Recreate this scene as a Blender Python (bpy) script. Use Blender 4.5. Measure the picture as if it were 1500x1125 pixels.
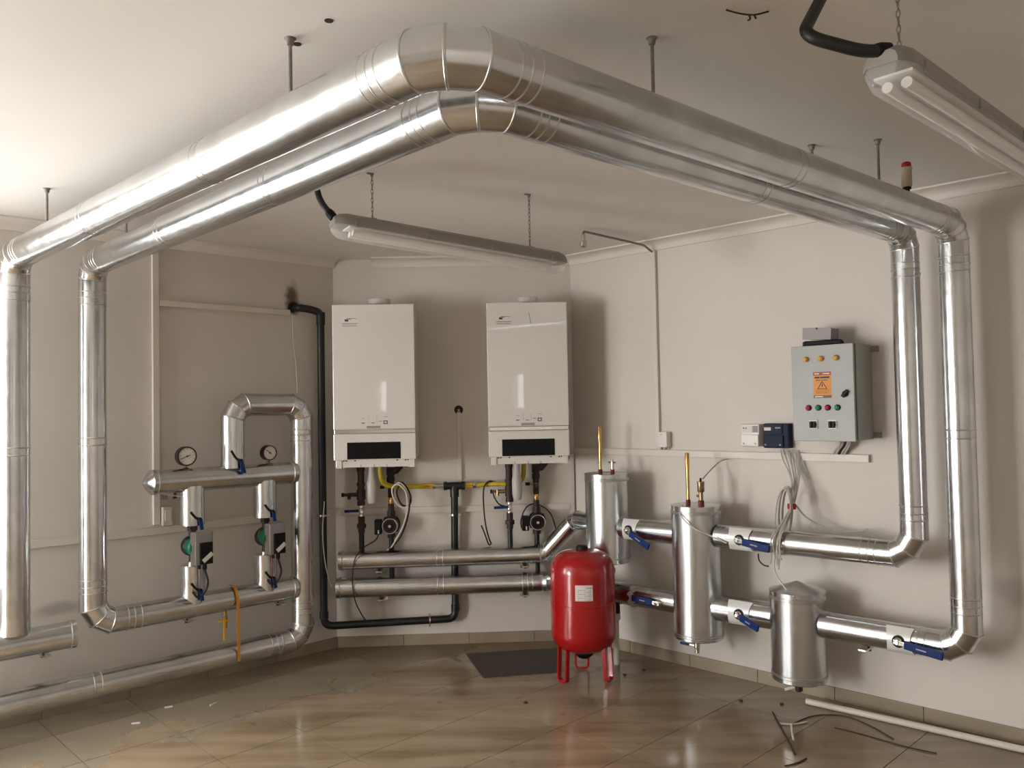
import bpy, bmesh, math, random
from mathutils import Vector as V, Matrix
random.seed(7)
for o in list(bpy.data.objects): bpy.data.objects.remove(o)
scene = bpy.context.scene
COL = scene.collection
rad = math.radians

# ------------------------------------------------------------------ wall frames (u along the wall, d out into the room, z up)
C1 = V((-1.15137, 5.28088, 0)); C2 = V((0.39716, 5.35216, 0))
FRM = {'L': (C1, V((-0.73235, -0.68093, 0)), V((0.68093, -0.73235, 0))),
       'B': (C1, V((0.99894, 0.04598, 0)), V((0.04598, -0.99894, 0))),
       'R': (C2, V((0.71840, -0.69563, 0)), V((-0.69563, -0.71840, 0)))}
Z = V((0, 0, 1))
def F(w, u, d, z):
    o, a, n = FRM[w]
    return o + a*u + n*d + Z*z
UA = {k: v[1] for k, v in FRM.items()}; NA = {k: v[2] for k, v in FRM.items()}
CEIL = 2.495
ROOM_L, ROOM_R = 6.5, 5.0
def isect(p, d, q, e):
    det = d.x*(-e.y) + e.x*d.y
    r = q - p
    t = (r.x*(-e.y) + e.x*r.y)/det
    return p + d*t
CL = F('L', ROOM_L, 0, 0); CR = F('R', ROOM_R, 0, 0)
CF = isect(CL, UA['R'], CR, UA['L'])

# ------------------------------------------------------------------ camera
FPX, PITCH, ROLL = 1195.92, 0.031365, -0.018841
fw = V((0, math.cos(PITCH), math.sin(PITCH))); up0 = V((0, -math.sin(PITCH), math.cos(PITCH))); rt0 = V((1, 0, 0))
rt = rt0*math.cos(ROLL) + up0*math.sin(ROLL); up = -rt0*math.sin(ROLL) + up0*math.cos(ROLL)
cd = bpy.data.cameras.new('camera'); cam = bpy.data.objects.new('camera', cd); COL.objects.link(cam)
cam.matrix_world = Matrix(((rt.x, up.x, -fw.x, 0), (rt.y, up.y, -fw.y, 0), (rt.z, up.z, -fw.z, 1.5), (0, 0, 0, 1)))
cd.sensor_width = 36; cd.lens = FPX/1500*36; cd.clip_start = 0.05
scene.camera = cam

# ------------------------------------------------------------------ world, daylight, exposure
world = bpy.data.worlds.new('sky'); scene.world = world; world.use_nodes = True
bg = world.node_tree.nodes['Background']; bg.inputs[0].default_value = (0.95, 0.98, 1.0, 1); bg.inputs[1].default_value = 9.0
WIN = (2.25, 4.60, 0.60, 2.22)          # wide window in the left wall, outside the frame: u0, u1, z0, z1
DOOR = (0.20, 1.50, 0.03, 2.15)         # glazed door in the rear wall next to the left wall, behind the camera: s0, s1, z0, z1
SLOTS = ((4.47, 4.655), (7.13, 7.37))  # two unseen slots added in the front wall for slit reflections on the boilers
SZ = (1.52, 1.98)
def PW(s, o, z): return CL + UA['R']*s + UA['L']*o + Z*z     # along the window wall, o outwards
ld = bpy.data.lights.new('daylight', 'AREA'); ld.shape = 'RECTANGLE'; ld.size = WIN[1]-WIN[0]-0.1; ld.size_y = WIN[3]-WIN[2]-0.1
ld.energy = 90; ld.color = (1.0, 0.99, 0.985)
lo = bpy.data.objects.new('daylight', ld); COL.objects.link(lo)
lo.location = F('L', (WIN[0]+WIN[1])/2, -.20, (WIN[2]+WIN[3])/2)
lo.rotation_euler = NA['L'].to_track_quat('-Z', 'Z').to_euler()
ld2 = bpy.data.lights.new('daylight_door', 'AREA'); ld2.shape = 'RECTANGLE'; ld2.size = DOOR[1]-DOOR[0]-.1; ld2.size_y = DOOR[3]-DOOR[2]-.1
ld2.energy = 300; ld2.color = (1.0, 0.99, 0.98)
lo2 = bpy.data.objects.new('daylight_door', ld2); COL.objects.link(lo2)
lo2.location = PW((DOOR[0]+DOOR[1])/2, .20, (DOOR[2]+DOOR[3])/2); lo2.rotation_euler = (-UA['L']).to_track_quat('-Z', 'Z').to_euler()
scene.view_settings.view_transform = 'Standard'; scene.view_settings.look = 'None'
scene.view_settings.gamma = 1.0; scene.view_settings.use_curve_mapping = False
scene.view_settings.exposure = -0.38

# ------------------------------------------------------------------ materials
def srgb(h):
    c = [int(h[i:i+2], 16)/255 for i in (0, 2, 4)]
    return tuple((x/12.92 if x <= .04045 else ((x+.055)/1.055)**2.4) for x in c)
MATS = {}
def mat(name, col, rough=0.5, metal=0.0, vary=0.06, scale=8.0, bump=0.0, bscale=40.0, spec=0.5, coat=0.0, alpha=1.0, stretch=None, trans=0.0, rvary=0.0, cr=.08):
    m = bpy.data.materials.new(name); m.use_nodes = True; nt = m.node_tree; n = nt.nodes; l = nt.links
    b = n['Principled BSDF']
    if isinstance(col, str): col = srgb(col)
    tc = n.new('ShaderNodeNewGeometry'); src = tc.outputs['Position']
    if stretch:
        mp = n.new('ShaderNodeMapping'); mp.inputs['Scale'].default_value = stretch; l.new(src, mp.inputs[0]); src = mp.outputs[0]
    no = n.new('ShaderNodeTexNoise'); no.inputs['Scale'].default_value = scale; no.inputs['Detail'].default_value = 5; l.new(src, no.inputs['Vector'])
    rp = n.new('ShaderNodeValToRGB'); rp.color_ramp.elements[0].position = .3; rp.color_ramp.elements[1].position = .7
    rp.color_ramp.elements[0].color = (*[c*(1-vary) for c in col], 1); rp.color_ramp.elements[1].color = (*[min(1, c*(1+vary)) for c in col], 1)
    l.new(no.outputs['Fac'], rp.inputs[0]); l.new(rp.outputs[0], b.inputs['Base Color'])
    b.inputs['Roughness'].default_value = rough; b.inputs['Metallic'].default_value = metal
    b.inputs['Specular IOR Level'].default_value = spec; b.inputs['Coat Weight'].default_value = coat; b.inputs['Coat Roughness'].default_value = cr
    b.inputs['Alpha'].default_value = alpha; b.inputs['Transmission Weight'].default_value = trans
    if rvary:
        mr = n.new('ShaderNodeMapRange'); mr.inputs['From Min'].default_value = .3; mr.inputs['From Max'].default_value = .7
        mr.inputs['To Min'].default_value = max(.02, rough-rvary); mr.inputs['To Max'].default_value = rough+rvary
        n3 = n.new('ShaderNodeTexNoise'); n3.inputs['Scale'].default_value = scale*2.3; n3.inputs['Detail'].default_value = 3; l.new(src, n3.inputs['Vector'])
        l.new(n3.outputs['Fac'], mr.inputs[0]); l.new(mr.outputs[0], b.inputs['Roughness'])
    if bump:
        n2 = n.new('ShaderNodeTexNoise'); n2.inputs['Scale'].default_value = bscale; n2.inputs['Detail'].default_value = 3; l.new(src, n2.inputs['Vector'])
        bp = n.new('ShaderNodeBump'); bp.inputs['Strength'].default_value = bump; bp.inputs['Distance'].default_value = .01
        l.new(n2.outputs['Fac'], bp.inputs['Height']); l.new(bp.outputs[0], b.inputs['Normal'])
    MATS[name] = m; return m
mat('wall_paint', 'D1CAC1', .55, vary=.035, scale=1.6, bump=.05, bscale=60)
def add_patch(mname, centre, radii, col, strength, scale=9.0):
    m = MATS[mname]; nt = m.node_tree; n = nt.nodes; l = nt.links; b = n['Principled BSDF']; src = b.inputs['Base Color'].links[0].from_socket
    g = n.new('ShaderNodeNewGeometry'); sub = n.new('ShaderNodeVectorMath'); sub.operation = 'SUBTRACT'; l.new(g.outputs['Position'], sub.inputs[0]); sub.inputs[1].default_value = centre
    dv = n.new('ShaderNodeVectorMath'); dv.operation = 'DIVIDE'; l.new(sub.outputs[0], dv.inputs[0]); dv.inputs[1].default_value = radii
    ln = n.new('ShaderNodeVectorMath'); ln.operation = 'LENGTH'; l.new(dv.outputs[0], ln.inputs[0])
    no = n.new('ShaderNodeTexNoise'); no.inputs['Scale'].default_value = scale; no.inputs['Detail'].default_value = 5; l.new(g.outputs['Position'], no.inputs['Vector'])
    ad = n.new('ShaderNodeMath'); ad.operation = 'MULTIPLY_ADD'; l.new(no.outputs['Fac'], ad.inputs[0]); ad.inputs[1].default_value = 1.2; ad.inputs[2].default_value = -.6
    sm = n.new('ShaderNodeMath'); sm.operation = 'ADD'; l.new(ln.outputs['Value'], sm.inputs[0]); l.new(ad.outputs[0], sm.inputs[1])
    mr = n.new('ShaderNodeMapRange'); mr.interpolation_type = 'SMOOTHSTEP'; mr.inputs['From Min'].default_value = .25; mr.inputs['From Max'].default_value = 1.0; mr.inputs['To Min'].default_value = strength; mr.inputs['To Max'].default_value = 0
    l.new(sm.outputs[0], mr.inputs[0]); mx = n.new('ShaderNodeMix'); mx.data_type = 'RGBA'; l.new(mr.outputs[0], mx.inputs[0]); l.new(src, mx.inputs[6]); mx.inputs[7].default_value = (*srgb(col), 1)
    l.new(mx.outputs[2], b.inputs['Base Color'])
add_patch('wall_paint', F('L', .285, 0, 2.23), (.07, .07, .13), '4E3015', .9, 14)  # soot stain at the pipe hole
add_patch('wall_paint', F('L', .29, 0, 2.16), (.06, .06, .05), '1E1712', .95, 20)
add_patch('wall_paint', F('L', 1.60, 0, .53), (.16, .16, .05), '6B6258', .45, 7)  # darker patch on the left wall near the risers
add_patch('wall_paint', F('R', 2.55, 0, .66), (.20, .20, .10), '8A8074', .35, 7)
mat('ceiling_paint', 'DFDBD5', .7, vary=.03, scale=1.2, bump=.03)
mat('cove_paint', 'DCD6CE', .6, vary=.02)
mat('grout', '70604C', .8)
mat('skirting', '948672', .35, vary=.14, scale=5)
mat('cladding', (.63, .64, .645), .22, 1.0, vary=.10, scale=9, bump=.02, bscale=6, rvary=.05)
mat('cladding_bead', (.60, .60, .59), .30, 1.0, vary=.10, scale=20)
mat('galv', (.60, .615, .62), .26, 1.0, vary=.06, scale=16)
mat('enamel', 'D8D4CE', .3, vary=.012, scale=3, coat=1.0, cr=.025)
mat('enamel_side', 'C6BEB4', .3, vary=.02)
mat('black_glass', '0B0B0C', .3, vary=.0, spec=.2)
mat('chrome', (.72, .71, .69), .14, 1.0, vary=.05)
mat('nickel', (.62, .60, .55), .26, 1.0, vary=.1, scale=30)
mat('black_paint', '191817', .38, vary=.25, scale=20)
mat('black_plastic', '0F0F0F', .55, vary=.1, spec=.25)
mat('iron', '3A2E28', .55, .35, vary=.4, scale=45, bump=.25, bscale=120)
mat('brass', (.62, .40, .13), .24, 1.0, vary=.15, scale=40)
mat('brass_dark', (.36, .26, .15), .36, 1.0, vary=.25, scale=40)
mat('yellow_hose', 'B9A11E', .4, vary=.15, scale=30)
mat('yellow_tag', 'E0A912', .5)
mat('yellow_tape', 'C28A2C', .6, vary=.08)
mat('blue_grip', '0F2C66', .5, vary=.1, scale=30, spec=.25)
mat('red_paint', 'A2070F', .22, vary=.06, scale=4, coat=.5)
mat('red_primer', '6E1C18', .5, vary=.2, scale=60)
mat('panel_grey', '9C9D97', .4, vary=.03, bump=.03, bscale=300)
mat('pvc', 'D3CBC0', .4, vary=.03)
mat('pvc_white', 'CFC8BC', .42, vary=.05)
mat('white_plastic', 'DAD5CF', .35, vary=.02)
mat('navy_plastic', '1A2238', .55, vary=.05, spec=.2)
mat('grey_plastic', '8A8985', .4, vary=.04)
mat('lamp_grey', '8F8B85', .45, vary=.03)
mat('diffuser', 'E4E3E1', .03, vary=.02, alpha=.27)
mat('tube_white', 'EDEBE6', .3, vary=.01)
mat('green_motor', '0B6A50', .4, vary=.1)
mat('paper', 'D9D5CE', .6, vary=.02)
mat('ink', '3A3836', .6); mat('ink_light', '97928C', .6)
mat('orange_sign', 'D98A2B', .5, vary=.04); mat('sign_red', 'A5402A', .5); mat('sign_brown', '5F4636', .5)
mat('amber_lens', 'D9A13A', .2, coat=.5); mat('red_lens', 'B01E3C', .2, coat=.5); mat('green_lens', '188A5E', .2, coat=.5)
mat('cable_grey', 'B4B0A8', .5); mat('cable_white', 'CFCAC2', .5); mat('cable_black', '151414', .5)
mat('siphon', 'C6C2BB', .25, vary=.05, alpha=.88)
mat('steel_plate', '453D39', .6, .0, vary=.15, scale=6)
mat('soot', '2A211A', .9, vary=.3)
mat('twig', '3A2E24', .8, vary=.3, scale=40)
mat('rod', '837C73', .4, .4, vary=.2, scale=50)
mat('red_tape', '9E1418', .5)
mat('beige_plastic', 'B7A88F', .45)
mat('window_frame', 'E4E2DE', .4)
def tile_material():
    m = bpy.data.materials.new('floor_tile'); m.use_nodes = True; nt = m.node_tree; n = nt.nodes; l = nt.links; b = n['Principled BSDF']
    g = n.new('ShaderNodeNewGeometry'); P = g.outputs['Position']
    def noise(scale, detail, sx=(1, 1, 1), rot=0):
        mp = n.new('ShaderNodeMapping'); mp.inputs['Scale'].default_value = sx; mp.inputs['Rotation'].default_value = (0, 0, rot)
        l.new(P, mp.inputs[0]); t = n.new('ShaderNodeTexNoise'); t.inputs['Scale'].default_value = scale; t.inputs['Detail'].default_value = detail
        l.new(mp.outputs[0], t.inputs['Vector']); return t.outputs['Fac']
    def mrange(x, a, c, lo=0., hi=1.):
        r = n.new('ShaderNodeMapRange'); r.interpolation_type = 'SMOOTHSTEP'
        for k, v in (('From Min', a), ('From Max', c), ('To Min', lo), ('To Max', hi)): r.inputs[k].default_value = v
        l.new(x, r.inputs[0]); return r.outputs[0]
    def mix(f, a, c):
        x = n.new('ShaderNodeMix'); x.data_type = 'RGBA'; l.new(f, x.inputs[0])
        for i, q in ((6, a), (7, c)):
            if isinstance(q, tuple): x.inputs[i].default_value = (*q, 1)
            else: l.new(q, x.inputs[i])
        return x.outputs[2]
    def math2(op, a, c):
        x = n.new('ShaderNodeMath'); x.operation = op
        for i, q in enumerate((a, c)):
            if isinstance(q, float): x.inputs[i].default_value = q
            else: l.new(q, x.inputs[i])
        return x.outputs[0]
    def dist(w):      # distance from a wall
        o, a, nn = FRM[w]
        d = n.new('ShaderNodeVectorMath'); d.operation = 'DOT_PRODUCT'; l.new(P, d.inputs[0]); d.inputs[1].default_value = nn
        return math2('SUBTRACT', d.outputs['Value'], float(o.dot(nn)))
    streak = noise(2.0, 6, (.7, 4.5, 1), rad(6))
    c = mix(mrange(streak, .35, .68), srgb('A89379'), srgb('89755B'))
    c = mix(mrange(noise(.9, 4), .45, .7, 0., .55), c, srgb('BBA88E'))
    rag = noise(3.2, 9)
    dust = mrange(math2('ADD', dist('L'), math2('MULTIPLY', math2('SUBTRACT', rag, .5), 1.3)), .62, .70, 1., 0.)
    c = mix(math2('MULTIPLY', dust, .65), c, srgb('8F8877'))
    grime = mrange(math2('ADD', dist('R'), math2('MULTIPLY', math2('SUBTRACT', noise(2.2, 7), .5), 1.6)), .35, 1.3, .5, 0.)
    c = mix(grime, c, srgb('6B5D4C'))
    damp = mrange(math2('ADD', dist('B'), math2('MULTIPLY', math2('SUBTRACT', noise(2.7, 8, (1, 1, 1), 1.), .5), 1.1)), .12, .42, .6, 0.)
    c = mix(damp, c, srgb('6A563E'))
    spots = mrange(noise(14, 4, (1, 1, 1), .4), .66, .74, 0., .35)
    c = mix(spots, c, srgb('5C4B38'))
    l.new(c, b.inputs['Base Color'])
    r = math2('ADD', math2('MULTIPLY', dust, .30), .09); r = math2('ADD', r, math2('MULTIPLY', rag, .06)); l.new(r, b.inputs['Roughness'])
    MATS['floor_tile'] = m
tile_material()
def glass_material():
    m = bpy.data.materials.new('pane_glass'); m.use_nodes = True; nt = m.node_tree; n = nt.nodes; l = nt.links
    n.remove(n['Principled BSDF']); t = n.new('ShaderNodeBsdfTransparent'); g = n.new('ShaderNodeBsdfGlossy'); g.inputs['Roughness'].default_value = .02
    mx = n.new('ShaderNodeMixShader'); mx.inputs[0].default_value = .06
    l.new(t.outputs[0], mx.inputs[1]); l.new(g.outputs[0], mx.inputs[2]); l.new(mx.outputs[0], n['Material Output'].inputs[0])
    MATS['pane_glass'] = m
glass_material()

# ------------------------------------------------------------------ mesh builder
def perp(t):
    a = Z if abs(t.z) < .9 else V((1, 0, 0))
    e = t.cross(a).normalized(); return e, t.cross(e).normalized()
def sweep(path, r, seg, radii=None):
    path = [V(p) for p in path]; dirs = [(path[i+1]-path[i]).normalized() for i in range(len(path)-1)]
    e1, e2 = perp(dirs[0])
    ring = [path[0] + (e1*math.cos(a) + e2*math.sin(a))*r for a in (2*math.pi*k/seg for k in range(seg))]
    rings = [ring]
    for i in range(1, len(path)):
        d = dirs[i-1]; nn = d if i == len(path)-1 else (d+dirs[i]).normalized()
        ring = [p + d*((path[i]-p).dot(nn)/d.dot(nn)) for p in ring]
        if radii: ring = [path[i]+(p-path[i])*(radii[i]/radii[i-1]) for p in ring]
        rings.append(ring)
    return rings
def spline(pts, k=6):
    pts = [V(p) for p in pts]; out = []
    for i in range(len(pts)-1):
        p0 = pts[max(i-1, 0)]; p1 = pts[i]; p2 = pts[i+1]; p3 = pts[min(i+2, len(pts)-1)]
        for j in range(k):
            t = j/k
            out.append(.5*((2*p1)+(p2-p0)*t+(2*p0-5*p1+4*p2-p3)*t*t+(3*p1-p0-3*p2+p3)*t**3))
    return out+[pts[-1]]
class MB:
    def __init__(s): s.v = []; s.f = []
    def rings(s, R, c0=True, c1=True):
        b = len(s.v); n = len(R[0])
        for r in R: s.v += [V(p) for p in r]
        for i in range(len(R)-1):
            for k in range(n):
                a = b+i*n; s.f.append((a+k, a+(k+1) % n, a+n+(k+1) % n, a+n+k))
        if c0: s.f.append(tuple(b+k for k in range(n))[::-1])
        if c1: s.f.append(tuple(b+(len(R)-1)*n+k for k in range(n)))
        return s
    def tube(s, path, r, seg=12, caps=True): return s.rings(sweep(path, r, seg), caps, caps)
    def hose(s, pts, r, seg=8, k=6): return s.tube(spline(pts, k), r, seg)
    def lathe(s, o, ax, prof, seg=24):
        ax = V(ax).normalized(); e1, e2 = perp(ax); o = V(o)
        R = [[o+ax*h+(e1*math.cos(2*math.pi*k/seg)+e2*math.sin(2*math.pi*k/seg))*max(r, 1e-5) for k in range(seg)] for r, h in prof]
        return s.rings(R, prof[0][0] > 1e-4, prof[-1][0] > 1e-4)
    def obox(s, c, ax, ay, az, hx, hy, hz):
        c = V(c); b = len(s.v)
        for sx in (-1, 1):
            for sy in (-1, 1):
                for sz in (-1, 1): s.v.append(c+ax*hx*sx+ay*hy*sy+az*hz*sz)
        for q in ((0, 1, 3, 2), (4, 6, 7, 5), (0, 4, 5, 1), (2, 3, 7, 6), (0, 2, 6, 4), (1, 5, 7, 3)): s.f.append(tuple(b+i for i in q))
        return s
    def wbox(s, w, u0, u1, d0, d1, z0, z1):
        return s.obox(F(w, (u0+u1)/2, (d0+d1)/2, (z0+z1)/2), UA[w], NA[w], Z, abs(u1-u0)/2, abs(d1-d0)/2, abs(z1-z0)/2)
    def bar(s, p0, p1, wd, th, side):
        p0 = V(p0); p1 = V(p1); t = (p1-p0); L = t.length; t.normalize(); side = (V(side)-t*V(side).dot(t)).normalized(); n = t.cross(side)
        return s.obox((p0+p1)/2, t, side, n, L/2, wd/2, th/2)
    def prism(s, poly, h):
        b = len(s.v); n = len(poly); h = V(h)
        s.v += [V(p) for p in poly]+[V(p)+h for p in poly]
        s.f.append(tuple(b+i for i in range(n))[::-1]); s.f.append(tuple(b+n+i for i in range(n)))
        for i in range(n): s.f.append((b+i, b+(i+1) % n, b+n+(i+1) % n, b+n+i))
        return s
    def torus(s, c, ax, R, r, seg=20, k=6, arc=None):
        ax = V(ax).normalized(); e1, e2 = perp(ax); c = V(c)
        pts = [c+(e1*math.cos(2*math.pi*i/seg)+e2*math.sin(2*math.pi*i/seg))*R for i in range(seg)]
        b = len(s.v)
        for i in range(seg):
            rd = (pts[i]-c).normalized()
            for j in range(k):
                a = 2*math.pi*j/k; s.v.append(pts[i]+(rd*math.cos(a)+ax*math.sin(a))*r)
        for i in range(seg):
            for j in range(k):
                s.f.append((b+i*k+j, b+((i+1) % seg)*k+j, b+((i+1) % seg)*k+(j+1) % k, b+i*k+(j+1) % k))
        return s
def origin(p):
    while p.parent: p = p.parent
    return p.location
def link(name, mb, m, parent=None, loc=None, bevel=0, angle=35):
    lc = V(origin(parent)) if parent else (V(loc) if loc is not None else V((0, 0, 0)))
    me = bpy.data.meshes.new(name); me.from_pydata([tuple(p-lc) for p in mb.v], [], mb.f)
    bm = bmesh.new(); bm.from_mesh(me); bmesh.ops.recalc_face_normals(bm, faces=bm.faces)
    if bevel:
        ed = [e for e in bm.edges if len(e.link_faces) == 2 and e.calc_face_angle() > .5]
        bmesh.ops.bevel(bm, geom=ed, offset=bevel, segments=2, affect='EDGES', profile=.6, clamp_overlap=True)
    bm.to_mesh(me); bm.free(); me.shade_smooth()
    if bevel: angle = 9        # keep the flats flat next to the rounded edges
    me.update(); me.set_sharp_from_angle(angle=rad(angle))
    me.materials.append(MATS[m]); o = bpy.data.objects.new(name, me); COL.objects.link(o)
    if parent: o.parent = parent
    else: o.location = lc
    return o
def tag(o, label, cat, group=None):
    o['label'] = label; o['category'] = cat
    if group: o['group'] = group
    return o
def thing(name, label, cat, loc, group=None):
    o = bpy.data.objects.new(name, None); COL.objects.link(o); o.location = loc; o.empty_display_size = .05
    return tag(o, label, cat, group)
def struct(name, mb, m, bevel=0, loc=None):
    o = link(name, mb, m, None, loc, bevel); o['kind'] = 'structure'; return o
def solo(name, label, cat, mb, m, loc, bevel=0, group=None): return tag(link(name, mb, m, None, loc, bevel), label, cat, group)

# ------------------------------------------------------------------ the room
def slab(p, q, nout, z0, z1, t=.12):
    return MB().prism([p+Z*z0, q+Z*z0, q+nout*t+Z*z0, p+nout*t+Z*z0], Z*(z1-z0))
mb = MB()
for u0, u1, z0, z1 in ((-.09, WIN[0], -.06, 2.62), (WIN[1], ROOM_L, -.06, 2.62), (WIN[0], WIN[1], WIN[3], 2.62), (WIN[0], WIN[1], -.06, WIN[2])): mb.wbox('L', u0, u1, -.12, 0, z0, z1)
struct('wall_left', mb, 'wall_paint')
struct('wall_back', slab(C1, C2, -NA['B'], -.06, 2.62), 'wall_paint')
struct('wall_right', slab(C2-UA['R']*.09, CR, -NA['R'], -.06, 2.62), 'wall_paint')
wlen = (CF-CL).length; flen = (CF-CR).length
def PFr(s, o, z): return CR + UA['L']*s + UA['R']*o + Z*z
def pbox(P, s0, s1, o0, o1, z0, z1, mb=None): return (mb or MB()).prism([P(s0, o0, z0), P(s1, o0, z0), P(s1, o1, z0), P(s0, o1, z0)], Z*(z1-z0))
for nm, P, opens, L in (('wall_rear', PW, [DOOR], wlen), ('wall_front', PFr, [(*q, *SZ) for q in SLOTS], flen)):
    mb = MB(); at = 0
    for s0, s1, z0, z1 in opens:
        pbox(P, at, s0, 0, .12, -.06, 2.62, mb); pbox(P, s0, s1, 0, .12, -.06, z0, mb); pbox(P, s0, s1, 0, .12, z1, 2.62, mb); at = s1
    pbox(P, at, L, 0, .12, -.06, 2.62, mb); struct(nm, mb, 'wall_paint')
def window(name, loc):
    o = bpy.data.objects.new(name, None); COL.objects.link(o); o.location = loc; o['kind'] = 'structure'; return o
win = window('window_1', F('L', WIN[0], -.06, WIN[2])); NW = 2; pw = (WIN[1]-WIN[0])/NW
for z0, z1 in ((WIN[3]-.05, WIN[3]), (WIN[2], WIN[2]+.05)): link('window_frame', MB().wbox('L', WIN[0], WIN[1], -.09, -.03, z0, z1), 'window_frame', win)
for k in range(NW+1):
    u = WIN[0]+.025+(WIN[1]-WIN[0]-.05)*k/NW; link('mullion', MB().wbox('L', u-.025, u+.025, -.09, -.03, WIN[2]+.05, WIN[3]-.05), 'window_frame', win)
    if k < NW: link('pane', MB().wbox('L', u+.025, u+(WIN[1]-WIN[0]-.05)/NW-.025, -.063, -.057, WIN[2]+.05, WIN[3]-.05), 'pane_glass', win)
door = window('door_1', PW(DOOR[0], .06, DOOR[2])); sm = (DOOR[0]+DOOR[1])/2
for s0, s1, z0, z1 in ((DOOR[0], DOOR[0]+.05, DOOR[2], DOOR[3]), (DOOR[1]-.05, DOOR[1], DOOR[2], DOOR[3]), (DOOR[0]+.05, DOOR[1]-.05, DOOR[3]-.05, DOOR[3]), (DOOR[0]+.05, DOOR[1]-.05, DOOR[2], DOOR[2]+.10), (sm-.03, sm+.03, DOOR[2]+.10, DOOR[3]-.05)):
    link('door_frame', pbox(PW, s0, s1, .03, .09, z0, z1), 'window_frame', door)
for s0, s1 in ((DOOR[0]+.05, sm-.03), (sm+.03, DOOR[1]-.05)): link('pane', pbox(PW, s0, s1, .058, .064, DOOR[2]+.10, DOOR[3]-.05), 'pane_glass', door)
for k, (P, (s0, s1)) in enumerate(((PFr, SLOTS[0]), (PFr, SLOTS[1]))):
    wn = window('window_%d' % (k+2), P(s0, .06, SZ[0])); link('pane', pbox(P, s0, s1, .058, .064, SZ[0], SZ[1]), 'pane_glass', wn)  # unseen slots, put in for the reflections on the boiler fronts
poly = [C1, C2, CR, CF, CL]
cen = sum(poly, V((0, 0, 0)))/5
big = [p+(p-cen).normalized()*.15 for p in poly]
struct('ceiling', MB().prism([p+Z*CEIL for p in big], Z*.1), 'ceiling_paint')
floor = struct('floor', MB().prism([p-Z*.08 for p in big], Z*.0765), 'grout')
# floor tiles, clipped to the room
def clip(pl, region):
    out = pl
    for i in range(len(region)):
        a, b = region[i], region[(i+1) % len(region)]; e = b-a; nn = V((-e.y, e.x, 0))
        if nn.dot(cen-a) < 0: nn = -nn
        nxt = []
        for j in range(len(out)):
            p, q = out[j], out[(j+1) % len(out)]; dp, dq = nn.dot(p-a), nn.dot(q-a)
            if dp >= 0: nxt.append(p)
            if dp*dq < 0: nxt.append(p+(q-p)*(dp/(dp-dq)))
        out = nxt
        if len(out) < 3: return []
    return out
ta = rad(44.3); td = V((math.cos(ta), math.sin(ta), 0)); tn = V((-math.sin(ta), math.cos(ta), 0)); PT = .4205
o1, o2 = 3.093, 2.420          # joint offsets along tn and td
g = .0018; tile_mesh = None
for i in range(-18, 12):
    for j in range(-26, 16):
        c = tn*(o1-.02+PT*(i+.5)) + td*(o2+PT*(j+.5))
        sq = [c+td*a*(PT/2-g)+tn*b*(PT/2-g) for a, b in ((-1, -1), (1, -1), (1, 1), (-1, 1))]
        cl = clip(sq, poly)
        if len(cl) < 3: continue
        area = abs(sum(cl[k].x*cl[(k+1) % len(cl)].y-cl[(k+1) % len(cl)].x*cl[k].y for k in range(len(cl))))/2
        if area < .0015: continue
        full = abs(area-(PT-2*g)**2) < 1e-5
        if full and tile_mesh:
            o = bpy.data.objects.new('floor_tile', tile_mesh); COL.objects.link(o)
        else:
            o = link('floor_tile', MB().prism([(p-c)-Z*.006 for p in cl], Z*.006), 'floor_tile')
            if full: tile_mesh = o.data
        o.location = c; o.parent = floor
# cove moulding
def cove(name, w, u0, u1):
    prof = [(0, 2.44), (.012, 2.44), (.018, 2.452)]+[(.018+.062*(1-math.cos(a)), 2.452+.033*math.sin(a)) for a in (rad(18), rad(36), rad(54), rad(72), rad(90))]+[(.088, 2.487), (.088, CEIL), (0, CEIL)]
    mb = MB(); a = [F(w, u0, d, z) for d, z in prof]; mb.prism(a, UA[w]*(u1-u0)); return struct(name, mb, 'cove_paint')
cove('trim_1', 'L', -.0, ROOM_L); cove('trim_2', 'B', .255, (C2-C1).length+.03); cove('trim_3', 'R', -.03, ROOM_R)
def skirting(name, w, u0, u1):
    base = struct(name, MB().wbox(w, u0, u1, 0, .006, 0, .066), 'grout')
    u = u0; k = 0
    while u < u1-.02:
        e = min(u+.42, u1); z1 = .068+random.uniform(-.001, .001)
        link('skirting_tile', MB().wbox(w, u+.0015, e-.0015, .004, .013, .0005, z1), 'skirting', base, bevel=.001); u = e
skirting('baseboard_left', 'L', .006, ROOM_L-.02); skirting('baseboard_back', 'B', .006, (C2-C1).length-.006); skirting('baseboard_right', 'R', .006, ROOM_R-.02)

# ------------------------------------------------------------------ insulated pipework
def bend_path(corners, n=3, g=.08):
    c = [V(p) for p in corners]; path = [(c[0], 'end')]
    for i in range(1, len(c)-1):
        d0 = (c[i]-c[i-1]).normalized(); d1 = (c[i+1]-c[i]).normalized(); th = d0.angle(d1)
        gg = g[i-1] if isinstance(g, (list, tuple)) else g
        nn = n[i-1] if isinstance(n, (list, tuple)) else n
        a = gg*sum(math.cos(k*th/nn) for k in range(1, nn))/(1+math.cos(th)) if nn > 1 else 0
        ax = d0.cross(d1).normalized(); p = c[i]-d0*a; path.append((p, 'e0' if nn > 1 else 'm'))
        for k in range(1, nn):
            p = p+Matrix.Rotation(th*k/nn, 3, ax) @ d0*gg; path.append((p, 'e1' if k == nn-1 else 'e'))
    path.append((c[-1], 'end')); return path
def band(ring, ctr, t, w=.006, h=.0028):
    def sc(k, o): return [ctr+(p-ctr)*k+t*o for p in ring]
    r = (ring[0]-ctr).length
    return MB().rings([sc(1.0, -w), sc(1+h*.8/r, -w*.6), sc(1+h/r, 0), sc(1+h*.8/r, w*.6), sc(1.0, w)], False, False)
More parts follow.
